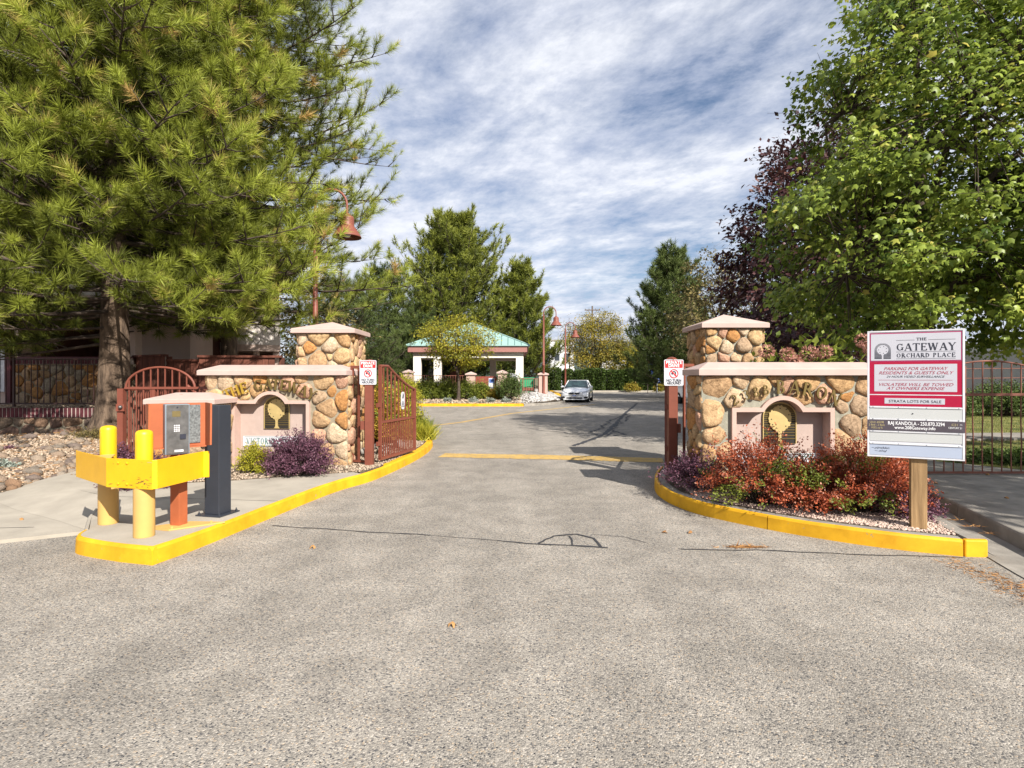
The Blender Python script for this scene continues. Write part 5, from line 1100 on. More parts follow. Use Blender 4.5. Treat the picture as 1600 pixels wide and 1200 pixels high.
# ------------------------------------------------------------------ car
def car(label, x, y, rz):
    t = thing('parked_car', label, 'car', (x, y, 0), rz)
    white = mat('car_white', (.78, .79, .80), .25, .01, 1, spec=.5, coat=1.0); glass = mat('car_glass', (.03, .06, .06), .05, .1, 3, spec=.8); blk = mat('car_black', (.012, .012, .013), .4); tyre = mat('tyre', (.02, .02, .02), .9); rim = mat('rim', (.45, .45, .47), .3, metal=.8)
    # stations from nose (y=-2.25) to tail: (y, half width, sill z, belt z, top z of lower body)
    st = [(-2.27, .62, .30, .50, .56), (-2.20, .76, .22, .56, .66), (-2.05, .84, .20, .62, .74), (-1.75, .87, .19, .70, .81), (-1.3, .88, .19, .78, .90), (-.95, .88, .19, .84, .97), (-.3, .88, .19, .90, .98), (.4, .88, .19, .93, 1.0), (1.2, .88, .2, .96, 1.05), (1.75, .86, .22, .96, 1.10), (2.1, .80, .28, .92, 1.08), (2.25, .68, .35, .80, .95)]
    b = MB(); vs = []; K = 11
    for (yy, w, s, be, tp) in st:
        half = [(0, s), (w*.9, s), (w, s+.10), (w*1.0, (s+be)/2), (w*.985, be), (w*.90, be+(tp-be)*.55), (w*.70, tp-.015), (w*.4, tp), (0, tp+.008)]
        ring = [(-px, yy, pz) for px, pz in half]+[(px, yy, pz) for px, pz in half[::-1][1:]]; vs += ring; K = len(ring)
    fs = [(i*K+k, (i+1)*K+k, (i+1)*K+(k+1) % K, i*K+(k+1) % K) for i in range(len(st)-1) for k in range(K-1)]
    b.add(vs, fs, True); b.add(vs[:K], [tuple(range(K))]); b.add(vs[-K:], [tuple(range(K))[::-1]]); b.build('body', white, t)
    # cabin: glass house with roof
    def ring4(y0, w, z): return [(-w, y0, z), (w, y0, z)]
    gp = [(-.98, .76, .96), (-.18, .585, 1.395), (.75, .57, 1.42), (1.55, .66, 1.10)]
    b = MB(); b.add([(-.62, -.22, 1.405), (.62, -.22, 1.405), (.60, .85, 1.425), (-.60, .85, 1.425), (-.585, -.05, 1.435), (.585, -.05, 1.435), (.56, .75, 1.45), (-.56, .75, 1.45)], [(4, 5, 6, 7), (0, 1, 5, 4), (1, 2, 6, 5), (2, 3, 7, 6), (3, 0, 4, 7)], True); b.build('roof', white, t)
    b = MB(); b.add([(-.75, -1.02, .955), (.75, -1.02, .955), (.60, -.22, 1.40), (-.60, -.22, 1.40)], [(0, 1, 2, 3)]); b.build('windshield', glass, t)
    b = MB(); b.add([(-.66, 1.62, 1.06), (.66, 1.62, 1.06), (.58, .85, 1.42), (-.58, .85, 1.42)], [(3, 2, 1, 0)]); b.build('rear_window', glass, t)
    for s in (-1, 1):
        b = MB(); q_ = [(s*.80, -.92, .95), (s*.63, -.20, 1.38), (s*.61, .84, 1.40), (s*.74, 1.50, 1.06), (s*.83, .9, .99)]; b.add(q_, [tuple(range(5)) if s < 0 else tuple(range(5))[::-1]]); b.build('side_window', glass, t)
        for (p0, p1) in (((s*.79, -1.0, .955), (s*.615, -.21, 1.405)), ((s*.835, .22, .98), (s*.625, .30, 1.40)), ((s*.72, 1.58, 1.07), (s*.60, .86, 1.42)), ((s*.62, -.21, 1.405), (s*.60, .86, 1.42))): b = MB(); b.tube([p0, p1], .03, 6); b.build('pillar', white, t)
        b = MB(); b.lathe([(.001, -.07), (.07, -.05), (.09, 0), (.07, .05), (.001, .07)], 10, (0, 0, 0)); o = b.build('wing_mirror', white, t, loc=(s*.95, -.78, 1.0)); o.scale = (1.3, .8, 1.0)
        b = MB(); b.add([(s*.50, -2.235, .60), (s*.82, -2.02, .66), (s*.86, -1.80, .76), (s*.84, -1.85, .79), (s*.52, -2.17, .685), (s*.40, -2.235, .635)], [(0, 1, 2, 3, 4, 5) if s > 0 else (5, 4, 3, 2, 1, 0)]); b.v = [(vx*1.01, vy-.03, vz) for vx, vy, vz in b.v]
        b.build('headlight', mat('lamp_glass', (.30, .31, .33), .1, .3, 8, spec=.9), t)
        b = MB(); b.bx(s*.70-.15, s*.70+.15, -2.30 if False else -2.262, -2.16, .30, .40); b.build('fog_intake', blk, t, bevel=.02)
        for yy in (-1.35, 1.32):
            b = MB(); b.lathe([(.001, -.10), (.19, -.10), (.21, -.09), (.30, -.10), (.315, -.06), (.315, .06), (.30, .10), (.2, .10)], 24); o = b.build('wheel', tyre, t, loc=(s*.79, yy, .315)); o.rotation_euler = (0, s*rad(90), 0)
            b = MB(); b.lathe([(.001, .085), (.05, .09), (.06, .07), (.19, .085), (.205, .104)], 20, cap=False)
            for k in range(5): a = k*2*PI/5; b.box((.12*math.cos(a), .12*math.sin(a), .095), (.16, .035, .02), a)
            b.build('rim', rim, o)
            b = MB(); b.lathe([(.35, .0), (.335, .0)], 24, cap=False); bb = MB(); bb.add([(s*.893, yy+.36*math.cos(a), .31+.36*math.sin(a)) for a in np.linspace(0, PI, 13)]+[(s*.893, yy+.31*math.cos(a), .31+.31*math.sin(a)) for a in np.linspace(0, PI, 13)[::-1]], [tuple(range(26))]); bb.build('wheel_arch', blk, t)
    b = MB(); b.add([(-.46, -2.255, .655), (.46, -2.255, .655), (.26, -2.29, .545), (-.26, -2.29, .545)], [(0, 3, 2, 1)]); b.v = [(a, c-.02, d_) for a, c, d_ in b.v]; g = b.build('grille', blk, t)
    b = MB(); b.lathe([(.05, 0), (.05, .012), (.03, .014)], 12); o = b.build('badge', rim, t, loc=(0, -2.30, .61)); o.rotation_euler = (rad(90), 0, 0)
    b = MB(); b.bx(-.155, .155, -2.315, -2.30, .40, .52); p_ = b.build('number_plate', MATS['white_sign'], t); b = MB(); b.bx(-.12, .12, -2.318, -2.3155, .43, .48); b.build('plate_print', MATS['ink_blue'], p_)
    b = MB(); b.bx(-.50, .50, -2.29, -2.2, .26, .345); b.build('lower_grille', blk, t, bevel=.02)
    b = MB(); b.bx(-.70, .70, -2.29, -2.1, .19, .245); b.build('bumper_lip', white, t, bevel=.015)
    b = MB(); b.bx(-.66, .66, -1.9, 2.0, .14, .2); b.build('underbody', blk, t); return t
car('white four door saloon parked nose to the camera by the lamp posts', 4.45, 38.4, rad(-12.5))
def van(label, x, y, rz):
    t = thing('parked_van', label, 'van', (x, y, 0), rz); white = MATS['car_white']; blk = MATS['car_black']; glass = MATS['car_glass']
    pr = [(-2.4, .35), (-2.45, .8), (-2.2, 1.05), (-1.45, 1.25), (-.75, 2.05), (-.4, 2.15), (2.6, 2.2), (2.65, .4)]
    b = MB(); M = Matrix(((0, 0, 1, 0), (1, 0, 0, 0), (0, 1, 0, 0), (0, 0, 0, 1))); b.prism(pr, -.92, .92, M); b.build('body', white, t, bevel=.06)
    b = MB(); b.add([(-.80, -1.50, 1.27), (.80, -1.50, 1.27), (.74, -.82, 2.02), (-.74, -.82, 2.02)], [(0, 1, 2, 3)]); b.v = [(a, c-.03, d_+.02) for a, c, d_ in b.v]; b.build('windshield', glass, t)
    for s in (-1, 1):
        b = MB(); b.add([(s*.93, -1.3, 1.28), (s*.93, -.75, 1.95), (s*.93, .1, 1.95), (s*.93, .1, 1.28)], [(0, 1, 2, 3)]); b.build('side_window', glass, t)
        b = MB(); b.bx(s*.70-.16, s*.70+.16, -2.47, -2.40, .72, .92); b.build('headlight', MATS['lamp_glass'], t, bevel=.02)
        b = MB(); b.bx(s*1.0-.06, s*1.0+.06, -1.3, -1.15, 1.3, 1.55); b.build('wing_mirror', blk, t, bevel=.02)
        for yy in (-1.5, 1.6): b = MB(); b.lathe([(.001, -.11), (.34, -.11), (.36, -.08), (.36, .08), (.34, .11), (.2, .11), (.18, .08), (.001, .09)], 20); o = b.build('wheel', MATS['tyre'], t, loc=(s*.82, yy, .36)); o.rotation_euler = (0, s*rad(90), 0)
    b = MB(); b.bx(-.6, .6, -2.50, -2.40, .62, .70); b.build('grille', blk, t); b = MB(); b.bx(-.93, .93, -2.52, -2.38, .30, .52); b.build('bumper', blk, t, bevel=.03); return t
van('white van parked behind the right gate post, mostly hidden by the pier', 11.35, 33.5, rad(8))

# ------------------------------------------------------------------ vegetation
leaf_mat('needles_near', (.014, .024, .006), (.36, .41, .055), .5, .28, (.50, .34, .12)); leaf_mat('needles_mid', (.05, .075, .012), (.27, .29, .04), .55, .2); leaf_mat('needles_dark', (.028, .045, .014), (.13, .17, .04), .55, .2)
leaf_mat('maple_leaf', (.055, .10, .015), (.34, .42, .07), .42, .38, (.50, .44, .10)); leaf_mat('purple_leaf', (.028, .010, .012), (.10, .04, .04), .5, .2, (.17, .08, .05)); leaf_mat('bronze_leaf', (.06, .06, .02), (.28, .22, .08), .55, .25)
leaf_mat('yellow_leaf', (.17, .20, .025), (.48, .40, .035), .5, .4); leaf_mat('autumn_leaf', (.10, .11, .02), (.38, .30, .04), .55, .35, (.40, .24, .05)); leaf_mat('hedge_leaf', (.028, .055, .012), (.11, .16, .03), .6, .2)
leaf_mat('barberry_red', (.06, .016, .018), (.54, .13, .05), .5, .35, (.74, .40, .28)); leaf_mat('barberry_purple', (.04, .014, .03), (.22, .10, .14), .5, .25); leaf_mat('shrub_green', (.05, .09, .015), (.27, .30, .045), .5, .3); leaf_mat('golden_shrub', (.20, .22, .02), (.52, .46, .05), .5, .35)
leaf_mat('grey_leaf', (.18, .22, .18), (.42, .46, .40), .7, .2); leaf_mat('hydrangea_head', (.34, .14, .11), (.58, .34, .25), .7, .3); leaf_mat('orange_leaf', (.22, .16, .02), (.58, .36, .05), .5, .35); leaf_mat('conifer_bush', (.03, .06, .015), (.13, .18, .04), .6, .2)

def tuft_template(n, rng, w=.012, ln=.5, ax=.45, fwd=(.45, 1.45)):
    z = rng.uniform(0, ax, n); th = rng.uniform(0, 2*PI, n); fa = rng.uniform(*fwd, n); fa = fa*(1-.55*(z/ax)**2)      # needles lean forward at the shoot's tip
    D = np.stack([np.cos(th)*np.sin(fa), np.sin(th)*np.sin(fa), np.cos(fa)], 1); P0 = np.stack([np.zeros(n), np.zeros(n), z], 1); L = ln*rng.uniform(.7, 1.1, n)
    S = np.cross(D, rng.normal(size=(n, 3))); S /= np.linalg.norm(S, axis=1, keepdims=True); P1 = P0+D*L[:, None]+np.array([0, 0, -.03])
    V = np.stack([P0+S*w*.6, P0-S*w*.6, P1+S*w*.12], 1).reshape(-1, 3); T = np.tile(np.array([-.15, -.15, .12]), n); F = np.arange(3*n).reshape(n, 3)
    return V, F, T
def limb_np(paths, m, name, parent):
    """paths: list of (points, r0, r1, sides) joined in one mesh"""
    mb = MB()
    for pts, r0, r1, n in paths:
        k = len(pts)-1; mb.tube(pts, [r0+(r1-r0)*(i/k) for i in range(k+1)], n, cap=False)
    o = mb.build(name, m, parent); return o
def pine(label, X, Y, Z, H, z0, lenf, seed, whorl, nb, tsc, needles, nw, leafm, trunk_r, group=None, twk=1.0, flare=.0, tsp=.24, rise=.25, keep=None, lean=(0, 0), barkm='bark', tint_b=0.0, limbk=1.0, step=(.065, .10), vert=.45):
    rng = np.random.default_rng(seed); rg = random.Random(seed); t = thing('pine_tree', label, 'pine tree', (X, Y, Z), 0, group)
    # trunk, with a rough uneven girth
    n = 18; rings = 34; vs = []
    for i in range(rings+1):
        f = i/rings; z = H*f**1.35; r = trunk_r*(1-f)**.8+.02; r += flare*math.exp(-z/.45)
        for k in range(n):
            a = 2*PI*k/n; q = 1+.07*noise.noise(Vector((math.cos(a)*1.6, math.sin(a)*1.6, z*.9+seed)))+(.12*math.exp(-z/.5)*math.sin(a*4+seed) if flare else 0)
            vs.append((r*q*math.cos(a)+lean[0]*z, r*q*math.sin(a)+lean[1]*z, z-.25*(i == 0)))
    mb = MB(); mb.add(vs, [(i*n+k, i*n+(k+1) % n, (i+1)*n+(k+1) % n, (i+1)*n+k) for i in range(rings) for k in range(n)], True); mb.build('trunk', MATS[barkm], t)
    paths = []; TP = []; TD = []; TT = []; z = z0
    while z < H-.3:
        for b in range(nb):
            az = rg.uniform(0, 2*PI) if nb < 3 else 2*PI*(b+rg.uniform(-.35, .35))/nb+z*2.4; L = lenf(z, az)*rg.uniform(.62, 1.12)
            if L < .25: L = .25
            if keep and not keep(z, az, rg): continue
            dz = rise*rg.uniform(.4, 1.6)*(1 if z > z0+1.3 or not flare else .3); zz = z+rg.uniform(-.12, .12)
            def pt(s): return Vector((math.cos(az)*L*s+lean[0]*zz, math.sin(az)*L*s+lean[1]*zz, zz+L*(-.16*s+dz*s*s*1.4)))
            k = 6; paths.append(([pt(i/k) for i in range(k+1)], (.012+.008*L)*limbk, .006, 5)); s = (.25 if flare else .22)+rg.uniform(0, .1); side = 1
            while s < 1.0:
                base = pt(s); d = (pt(min(1, s+.05))-pt(s-.05)).normalized(); ln = (.30*L*(1.15-s)+.22)*rg.uniform(.7, 1.2)*twk
                ang = side*rg.uniform(.6, 1.15); dd = Vector((d.x*math.cos(ang)-d.y*math.sin(ang), d.x*math.sin(ang)+d.y*math.cos(ang), d.z+rg.uniform(-.35*vert, 1.0*vert))).normalized(); side = -side
                tip = base+dd*ln+Vector((0, 0, .12*ln)); paths.append(([base, base+dd*ln*.5, tip], .009+.003*L, .004, 3)); q = max(1, int(ln/tsp))
                for j in range(q+1):
                    f = (j+.6)/(q+.6) if q else 1; p = base.lerp(tip, f)
                    td = (dd+Vector((rg.uniform(-.5, .5), rg.uniform(-.5, .5), rg.uniform(.1, .75)))).normalized() if j < q else (dd+Vector((0, 0, .35))).normalized()
                    TP.append(p+Vector((rg.uniform(-.05, .05),)*3)); TD.append(td); TT.append(.12+.74*(.35+.65*f)*s**1.3+rg.uniform(-.16, .20)+tint_b)  # tufts darker towards the trunk: shade inside the crown put into the tint
                s += rg.uniform(*step)*(1.0 if L > 1.5 else 1.6)
            TP.append(pt(1)); TD.append((pt(1)-pt(.9)).normalized()+Vector((0, 0, .3))); TT.append(.6)
        z += whorl*rg.uniform(.7, 1.3)
    for k in range(5): TP.append(Vector((lean[0]*H, lean[1]*H, H-.15*k))); TD.append(Vector((rg.uniform(-.3, .3), rg.uniform(-.3, .3), 1))); TT.append(.6)
    limb_np(paths, MATS['bark_dark'], 'branches', t)
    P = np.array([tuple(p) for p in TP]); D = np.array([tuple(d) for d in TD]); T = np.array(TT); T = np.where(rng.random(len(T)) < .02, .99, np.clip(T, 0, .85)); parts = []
    for v in range(4):
        idx = np.arange(v, len(P), 4); tv, tf, tt = tuft_template(needles, rng, nw); R = frames(D[idx], rng); sc = tsc*rng.uniform(.6, 1.28, len(idx))
        V = np.einsum('nij,kj->nki', R, tv)*sc[:, None, None]+P[idx][:, None, :]; F = (tf[None]+(np.arange(len(idx))*len(tv))[:, None, None]).reshape(-1, 3)
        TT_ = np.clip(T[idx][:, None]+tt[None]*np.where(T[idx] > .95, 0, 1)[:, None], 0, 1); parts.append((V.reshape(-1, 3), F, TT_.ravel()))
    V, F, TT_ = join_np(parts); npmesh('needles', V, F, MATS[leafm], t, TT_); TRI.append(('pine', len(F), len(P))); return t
TRI = []
NG = 'tall pines over the left gate wall'
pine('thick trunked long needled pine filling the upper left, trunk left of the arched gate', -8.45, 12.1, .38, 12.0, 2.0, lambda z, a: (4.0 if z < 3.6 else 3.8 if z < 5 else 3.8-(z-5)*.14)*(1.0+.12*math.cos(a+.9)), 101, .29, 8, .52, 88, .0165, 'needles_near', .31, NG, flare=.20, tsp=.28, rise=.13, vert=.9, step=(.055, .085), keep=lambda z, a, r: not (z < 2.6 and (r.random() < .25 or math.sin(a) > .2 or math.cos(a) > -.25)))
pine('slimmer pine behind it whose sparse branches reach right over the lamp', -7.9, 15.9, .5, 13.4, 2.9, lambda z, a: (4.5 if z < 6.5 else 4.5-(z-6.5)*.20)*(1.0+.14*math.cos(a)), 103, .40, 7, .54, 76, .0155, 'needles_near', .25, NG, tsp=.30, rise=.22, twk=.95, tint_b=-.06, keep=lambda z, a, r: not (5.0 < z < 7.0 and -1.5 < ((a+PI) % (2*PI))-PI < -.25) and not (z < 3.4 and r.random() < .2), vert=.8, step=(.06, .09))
# dense bushier pines behind the pavilion
def cone(R, H, k=.8): return lambda z, a: R*max(.05, 1-((z)/H))**k*(1+.12*math.sin(a*3+z))
MG = 'dense pines behind the pavilion'
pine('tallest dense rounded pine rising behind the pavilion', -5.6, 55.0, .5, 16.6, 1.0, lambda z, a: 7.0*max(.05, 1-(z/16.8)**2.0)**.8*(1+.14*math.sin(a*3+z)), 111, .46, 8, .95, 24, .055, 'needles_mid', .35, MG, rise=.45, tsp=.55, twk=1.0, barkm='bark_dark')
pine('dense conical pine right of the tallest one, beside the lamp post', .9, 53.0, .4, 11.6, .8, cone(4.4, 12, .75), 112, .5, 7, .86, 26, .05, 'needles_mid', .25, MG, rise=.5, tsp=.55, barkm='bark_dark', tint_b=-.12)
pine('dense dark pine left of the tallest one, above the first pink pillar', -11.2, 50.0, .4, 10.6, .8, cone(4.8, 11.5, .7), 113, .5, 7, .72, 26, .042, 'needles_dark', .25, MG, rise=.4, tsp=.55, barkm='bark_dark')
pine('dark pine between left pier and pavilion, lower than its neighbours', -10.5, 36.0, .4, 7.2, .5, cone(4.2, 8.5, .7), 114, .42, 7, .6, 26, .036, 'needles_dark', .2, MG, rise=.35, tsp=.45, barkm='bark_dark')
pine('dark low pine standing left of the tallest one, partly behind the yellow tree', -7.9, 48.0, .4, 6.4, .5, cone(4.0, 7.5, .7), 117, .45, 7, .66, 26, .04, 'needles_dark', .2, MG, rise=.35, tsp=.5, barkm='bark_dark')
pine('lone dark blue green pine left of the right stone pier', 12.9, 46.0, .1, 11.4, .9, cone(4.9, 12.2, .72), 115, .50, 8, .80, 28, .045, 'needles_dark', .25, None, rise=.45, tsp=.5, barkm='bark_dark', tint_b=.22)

LEAF5 = np.array([(0, 0, 0), (.36, .06, -.06), (.56, .56, -.14), (.20, .55, .02), (0, 1, -.20), (-.20, .55, .02), (-.56, .56, -.14), (-.36, .06, -.06), (0, .32, .08)])
LEAF5F = np.array([(8, i, i+1) for i in range(7)]+[(8, 7, 0)])
LEAF2 = np.array([(0, 0, 0), (.30, .45, .04), (0, 1, -.05), (-.30, .45, .04)]); LEAF2F = np.array([(0, 1, 2), (0, 2, 3)])
def leaf_frames(out, rng, droop=.5, spread=.7):
    """columns x, y(tip), n(normal)"""
    n = len(out); O = out/np.maximum(np.linalg.norm(out, axis=1, keepdims=True), 1e-6); Yd = O+rng.normal(size=(n, 3))*spread; Yd[:, 2] -= droop; Yd /= np.linalg.norm(Yd, axis=1, keepdims=True)
    Nn = O*.5+rng.normal(size=(n, 3))*.45; Nn[:, 2] += .8; Nn -= Yd*np.sum(Nn*Yd, 1, keepdims=True); Nn /= np.linalg.norm(Nn, axis=1, keepdims=True); Xd = np.cross(Yd, Nn); return np.stack([Xd, Yd, Nn], 2)
def leafy(label, name, cat, X, Y, Z, rx, ry, zc, rzz, nclump, nleaf, size, m, seed, trunk=(.14, 2.0), tmpl=5, crad=.5, group=None, droop=.5, limbs=9, coff=(0, 0), shape=None, bark='bark_dark', trunk_top=None, kink=.1, flat=1.0, inner=.55):
    rng = np.random.default_rng(seed); rg = random.Random(seed); t = thing(name, label, cat, (X, Y, Z), 0, group); C = []
    while len(C) < nclump:
        d = rng.normal(size=3); d /= np.linalg.norm(d); r = rng.uniform(inner, 1)**.7; nz_ = 1+.28*noise.noise(Vector((d[0]*1.7+seed, d[1]*1.7, d[2]*1.7))); p = d*r*nz_
        q = np.array([p[0]*rx, p[1]*ry, zc+p[2]*rzz])
        if shape and not shape(q, rg): continue
        if q[2] < .3: continue
        C.append(q)
    C = np.array(C)+np.array([coff[0], coff[1], 0]); tr, th = trunk; top = trunk_top or zc+rzz*.5; paths = []; tp = []
    for i in range(9): f = i/8; tp.append(Vector((kink*math.sin(f*4+seed), kink*math.cos(f*3+seed)-kink, top*f)))
    mb = MB(); mb.tube(tp, [tr*(1.25 if i == 0 else 1-.75*i/8) for i in range(9)], 12, cap=False); mb.build('trunk', MATS[bark], t); nodes = []
    for i in range(limbs):
        a = 2*PI*i/limbs+rg.uniform(-.3, .3); f = rg.uniform(min(.95, th/top), .95); b = tp[int(f*8)]; e = Vector((coff[0]+math.cos(a)*rx*.62, coff[1]+math.sin(a)*ry*.62, zc+rg.uniform(-.5, .6)*rzz)); pts = [b.lerp(e, k/6)+Vector((0, 0, .12*rzz*math.sin(PI*k/6))) for k in range(7)]
        paths.append((pts, tr*.42, tr*.12, 6)); nodes += pts[2:]
    nodes += tp[int(8*min(.9, th/top)):]; NA = np.array([tuple(p) for p in nodes])
    for c in C:
        k = int(np.argmin(np.linalg.norm(NA-c, axis=1))); a = Vector(NA[k]); b = Vector(c); mid = a.lerp(b, .5)+Vector((0, 0, .06*(b-a).length)); paths.append(([a, mid, b], tr*.09+.004, .004, 4))
        for _ in range(2): d = Vector((rg.gauss(0, 1), rg.gauss(0, 1), rg.gauss(0, .7)))*crad*.7; paths.append(([b, b+d*.5, b+d], .006, .003, 3))
    limb_np(paths, MATS[bark], 'branches', t); n = nclump*nleaf; base = np.repeat(C, nleaf, 0); off = rng.normal(size=(n, 3))*crad*.55; off[:, 2] *= .62*flat; P = base+off
    cen = np.array([coff[0], coff[1], zc]); out = P-cen; out[:, 2] *= .6; tv, tf = (LEAF5, LEAF5F) if tmpl == 5 else (LEAF2, LEAF2F)
    tint = np.repeat(rng.uniform(.15, .75, nclump), nleaf)+rng.normal(size=n)*.14; tint = np.where(rng.random(n) < .015, .99, np.clip(tint, 0, .88))
    scatter('foliage', tv, tf, P, leaf_frames(out, rng, droop), size*rng.uniform(.5, 1.3, n), MATS[m], t, tint); TRI.append((name, n*len(tf), n)); return t
leafy('large bright green maple overhanging the sale sign, top right', 'maple_tree', 'maple tree', 8.75, 12.4, .1, 5.1, 3.7, 5.8, 5.3, 1150, 52, .122, 'maple_leaf', 201, (.20, 2.2), 5, .42, droop=.75, limbs=14, inner=.35, coff=(1.2, -.4), shape=lambda q, r: q[2] > 2.15 and q[2] < 10.8 and q[0] > -4.25+(.0 if q[2] < 4.2 else min(1.2, .5*(q[2]-4.2)))+.35*math.sin(q[2]*2.2)+.13*q[1])
leafy('tall purple leaved maple behind the right stone pier', 'maple_tree', 'maple tree', 13.2, 24.5, .1, 4.9, 4.0, 6.4, 6.2, 640, 46, .24, 'purple_leaf', 202, (.24, 2.0), 2, .58, droop=.6, limbs=10, inner=.3, shape=lambda q, r: q[0] > -3.7+(.0 if q[2] < 5 else .24*(q[2]-5)))
leafy('bronze green tree between dark pine and purple maple', 'broadleaf_tree', 'tree', 13.6, 37.0, .1, 3.6, 3.0, 5.2, 4.5, 260, 46, .20, 'bronze_leaf', 203, (.18, 1.6), 2, .55, limbs=8, inner=.3)
leafy('small purple leaved tree close behind the 2388 BARON wall', 'broadleaf_tree', 'tree', 8.9, 18.6, .1, 2.0, 1.9, 2.4, 1.5, 90, 40, .13, 'purple_leaf', 204, (.12, 1.0), 5, .45, limbs=7, inner=.3)
leafy('olive and yellow autumn tree behind the hedge beside the utility pole', 'broadleaf_tree', 'tree', 10.6, 70.0, .1, 4.7, 4.0, 5.6, 4.1, 380, 60, .20, 'autumn_leaf', 205, (.22, 1.5), 2, .8, limbs=12, inner=.3, trunk_top=4.5)
leafy('smaller yellow tree at the right of the olive autumn tree', 'broadleaf_tree', 'tree', 14.6, 72.0, .1, 2.2, 2.0, 3.8, 2.2, 90, 36, .30, 'yellow_leaf', 206, (.12, 1.5), 2, .7, limbs=7, inner=.3)
leafy('bare twiggy tree tips showing left of the utility pole', 'broadleaf_tree', 'tree', 7.4, 74.0, .1, 1.9, 1.8, 7.2, 2.4, 60, 3, .2, 'bronze_leaf', 207, (.10, 3.5), 2, .9, limbs=9, inner=.2)
leafy('small yellow green ornamental tree on the bed before the pavilion', 'ornamental_tree', 'tree', -3.25, 33.6, .3, 2.35, 2.2, 3.35, 1.65, 210, 60, .12, 'yellow_leaf', 208, (.11, 1.2), 2, .42, limbs=9, inner=.25, trunk_top=3.0, kink=.12)
leafy('broad dark green tree behind the left pier', 'broadleaf_tree', 'tree', -9.3, 26.5, .2, 2.4, 2.2, 2.9, 2.6, 150, 44, .16, 'bronze_leaf', 209, (.14, 1.0), 2, .5, limbs=8, inner=.3)
for i, (x, y, r, h, lb) in enumerate([(-13, 74, 4, 5, 'far olive tree behind the pavilion, leftmost'), (-6, 78, 4, 5, 'far olive tree behind the pavilion, in its middle'), (18.5, 66, 3.4, 6, 'dark tree right of the yellow tree behind the hedge end'), (24, 60, 4, 6, 'dark tree beyond the parked van'), (17.2, 52, 2.6, 5.5, 'dark tree behind the bronze tree')]):
    leafy(lb, 'broadleaf_tree', 'tree', x, y, .1, r, r, h*.55, h*.5, 130, 34, .32, 'hedge_leaf', 230+i, (.2, 1.5), 2, .9, limbs=7, inner=.3, group='dark background trees')

leafy('unseen street tree past the right edge, added so its crown shades the paving', 'broadleaf_tree', 'tree', 12.2, .3, .1, 3.4, 3.2, 5.4, 2.3, 230, 40, .30, 'maple_leaf', 260, (.16, 2.2), 2, .7, limbs=9, inner=.2)  # out of view, added only to cast shade on the right pavement

def bush(label, X, Y, Z, rx, ry, h, nst, per, size, m, seed, name='shrub', cat='shrub', group=None, tmpl=2, up=.35, jit=.05, lo=.25, stemm='bark_dark', mixm=None, roundness=.65, clump=0):
    rng = np.random.default_rng(seed); t = thing(name, label, cat, (X, Y, Z), 0, group); P = []; O = []; paths = []; T = []
    for i in range(nst):
        a = rng.uniform(0, 2*PI); r = math.sqrt(rng.random()); q = rng.uniform(.78, 1.12)*(1+.16*noise.noise(Vector((math.cos(a)*1.5+seed, math.sin(a)*1.5, r*2)))); hz = h*(1-roundness*r*r)*q*rng.uniform(.75, 1.05) if r < .97 else h*.3
        if r > .7 and rng.random() < .5: hz *= rng.uniform(.25, .8)
        e = np.array([math.cos(a)*r*rx*q, math.sin(a)*r*ry*q, max(.04, hz)]); b = np.array([math.cos(a)*r*rx*.15, math.sin(a)*r*ry*.15, 0]); mid = b*.35+e*.65+np.array([0, 0, up*h*.35*r]); tb = rng.uniform(.0, .95)
        s = rng.uniform(lo, 1, per)**.7; pts = ((1-s)**2)[:, None]*b+(2*s*(1-s))[:, None]*mid+(s**2)[:, None]*e; P.append(pts+rng.normal(size=(per, 3))*jit); O.append(np.tile((e-np.array([0, 0, h*.3])), (per, 1))); T.append(tb*.62+.30*s+rng.normal(size=per)*.13)
        if i % 3 == 0: paths.append(([Vector(b), Vector(b*.3+mid*.6+e*.1), Vector(e)], .006, .002, 3))
    limb_np(paths, MATS[stemm], 'stems', t); P = np.concatenate(P); O = np.concatenate(O); T = np.clip(np.concatenate(T), 0, 1); P[:, 2] = np.maximum(P[:, 2], .015)
    tv, tf = (LEAF5, LEAF5F) if tmpl == 5 else (LEAF2, LEAF2F); groups = [(m, np.ones(len(P), bool))]
    if mixm:
        msk = np.array([noise.noise(Vector((p[0]*3+seed, p[1]*3, p[2]*3))) > .26 for p in P]); groups = [(m, ~msk), (mixm, msk)]
    for mm, k in groups:
        n = int(k.sum())
        if n: scatter('foliage', tv, tf, P[k], leaf_frames(O[k], rng, .0, .8), size*rng.uniform(.6, 1.25, n), MATS[mm], t, T[k]); TRI.append((name, n*len(tf), n))
    return t
# right bed
bush('dark purple barberry shrub at the left tip of the right bed', 2.50, 7.5, .14, .60, .55, .55, 260, 34, .030, 'barberry_purple', 301, jit=.022, up=.6)
bush('rounded red barberry shrub below the number end of the BARON wall', 2.88, 6.60, .14, .76, .60, .84, 420, 44, .029, 'barberry_red', 302, group='red barberry shrubs in the right bed', mixm='shrub_green', jit=.022, up=.6)
bush('red barberry shrub below the gilt tree of the BARON wall', 3.38, 6.30, .14, .64, .52, .68, 340, 44, .029, 'barberry_red', 303, group='red barberry shrubs in the right bed', mixm='shrub_green', jit=.022, up=.6)
bush('tallest red barberry shrub left of the sale sign post', 3.85, 6.20, .14, .74, .58, .90, 420, 44, .029, 'barberry_red', 304, group='red barberry shrubs in the right bed', mixm='shrub_green', jit=.022, up=.6)
bush('low purple barberry at the foot of the sale sign post', 4.18, 5.98, .14, .36, .32, .34, 150, 30, .028, 'barberry_purple', 305, jit=.02, up=.6)
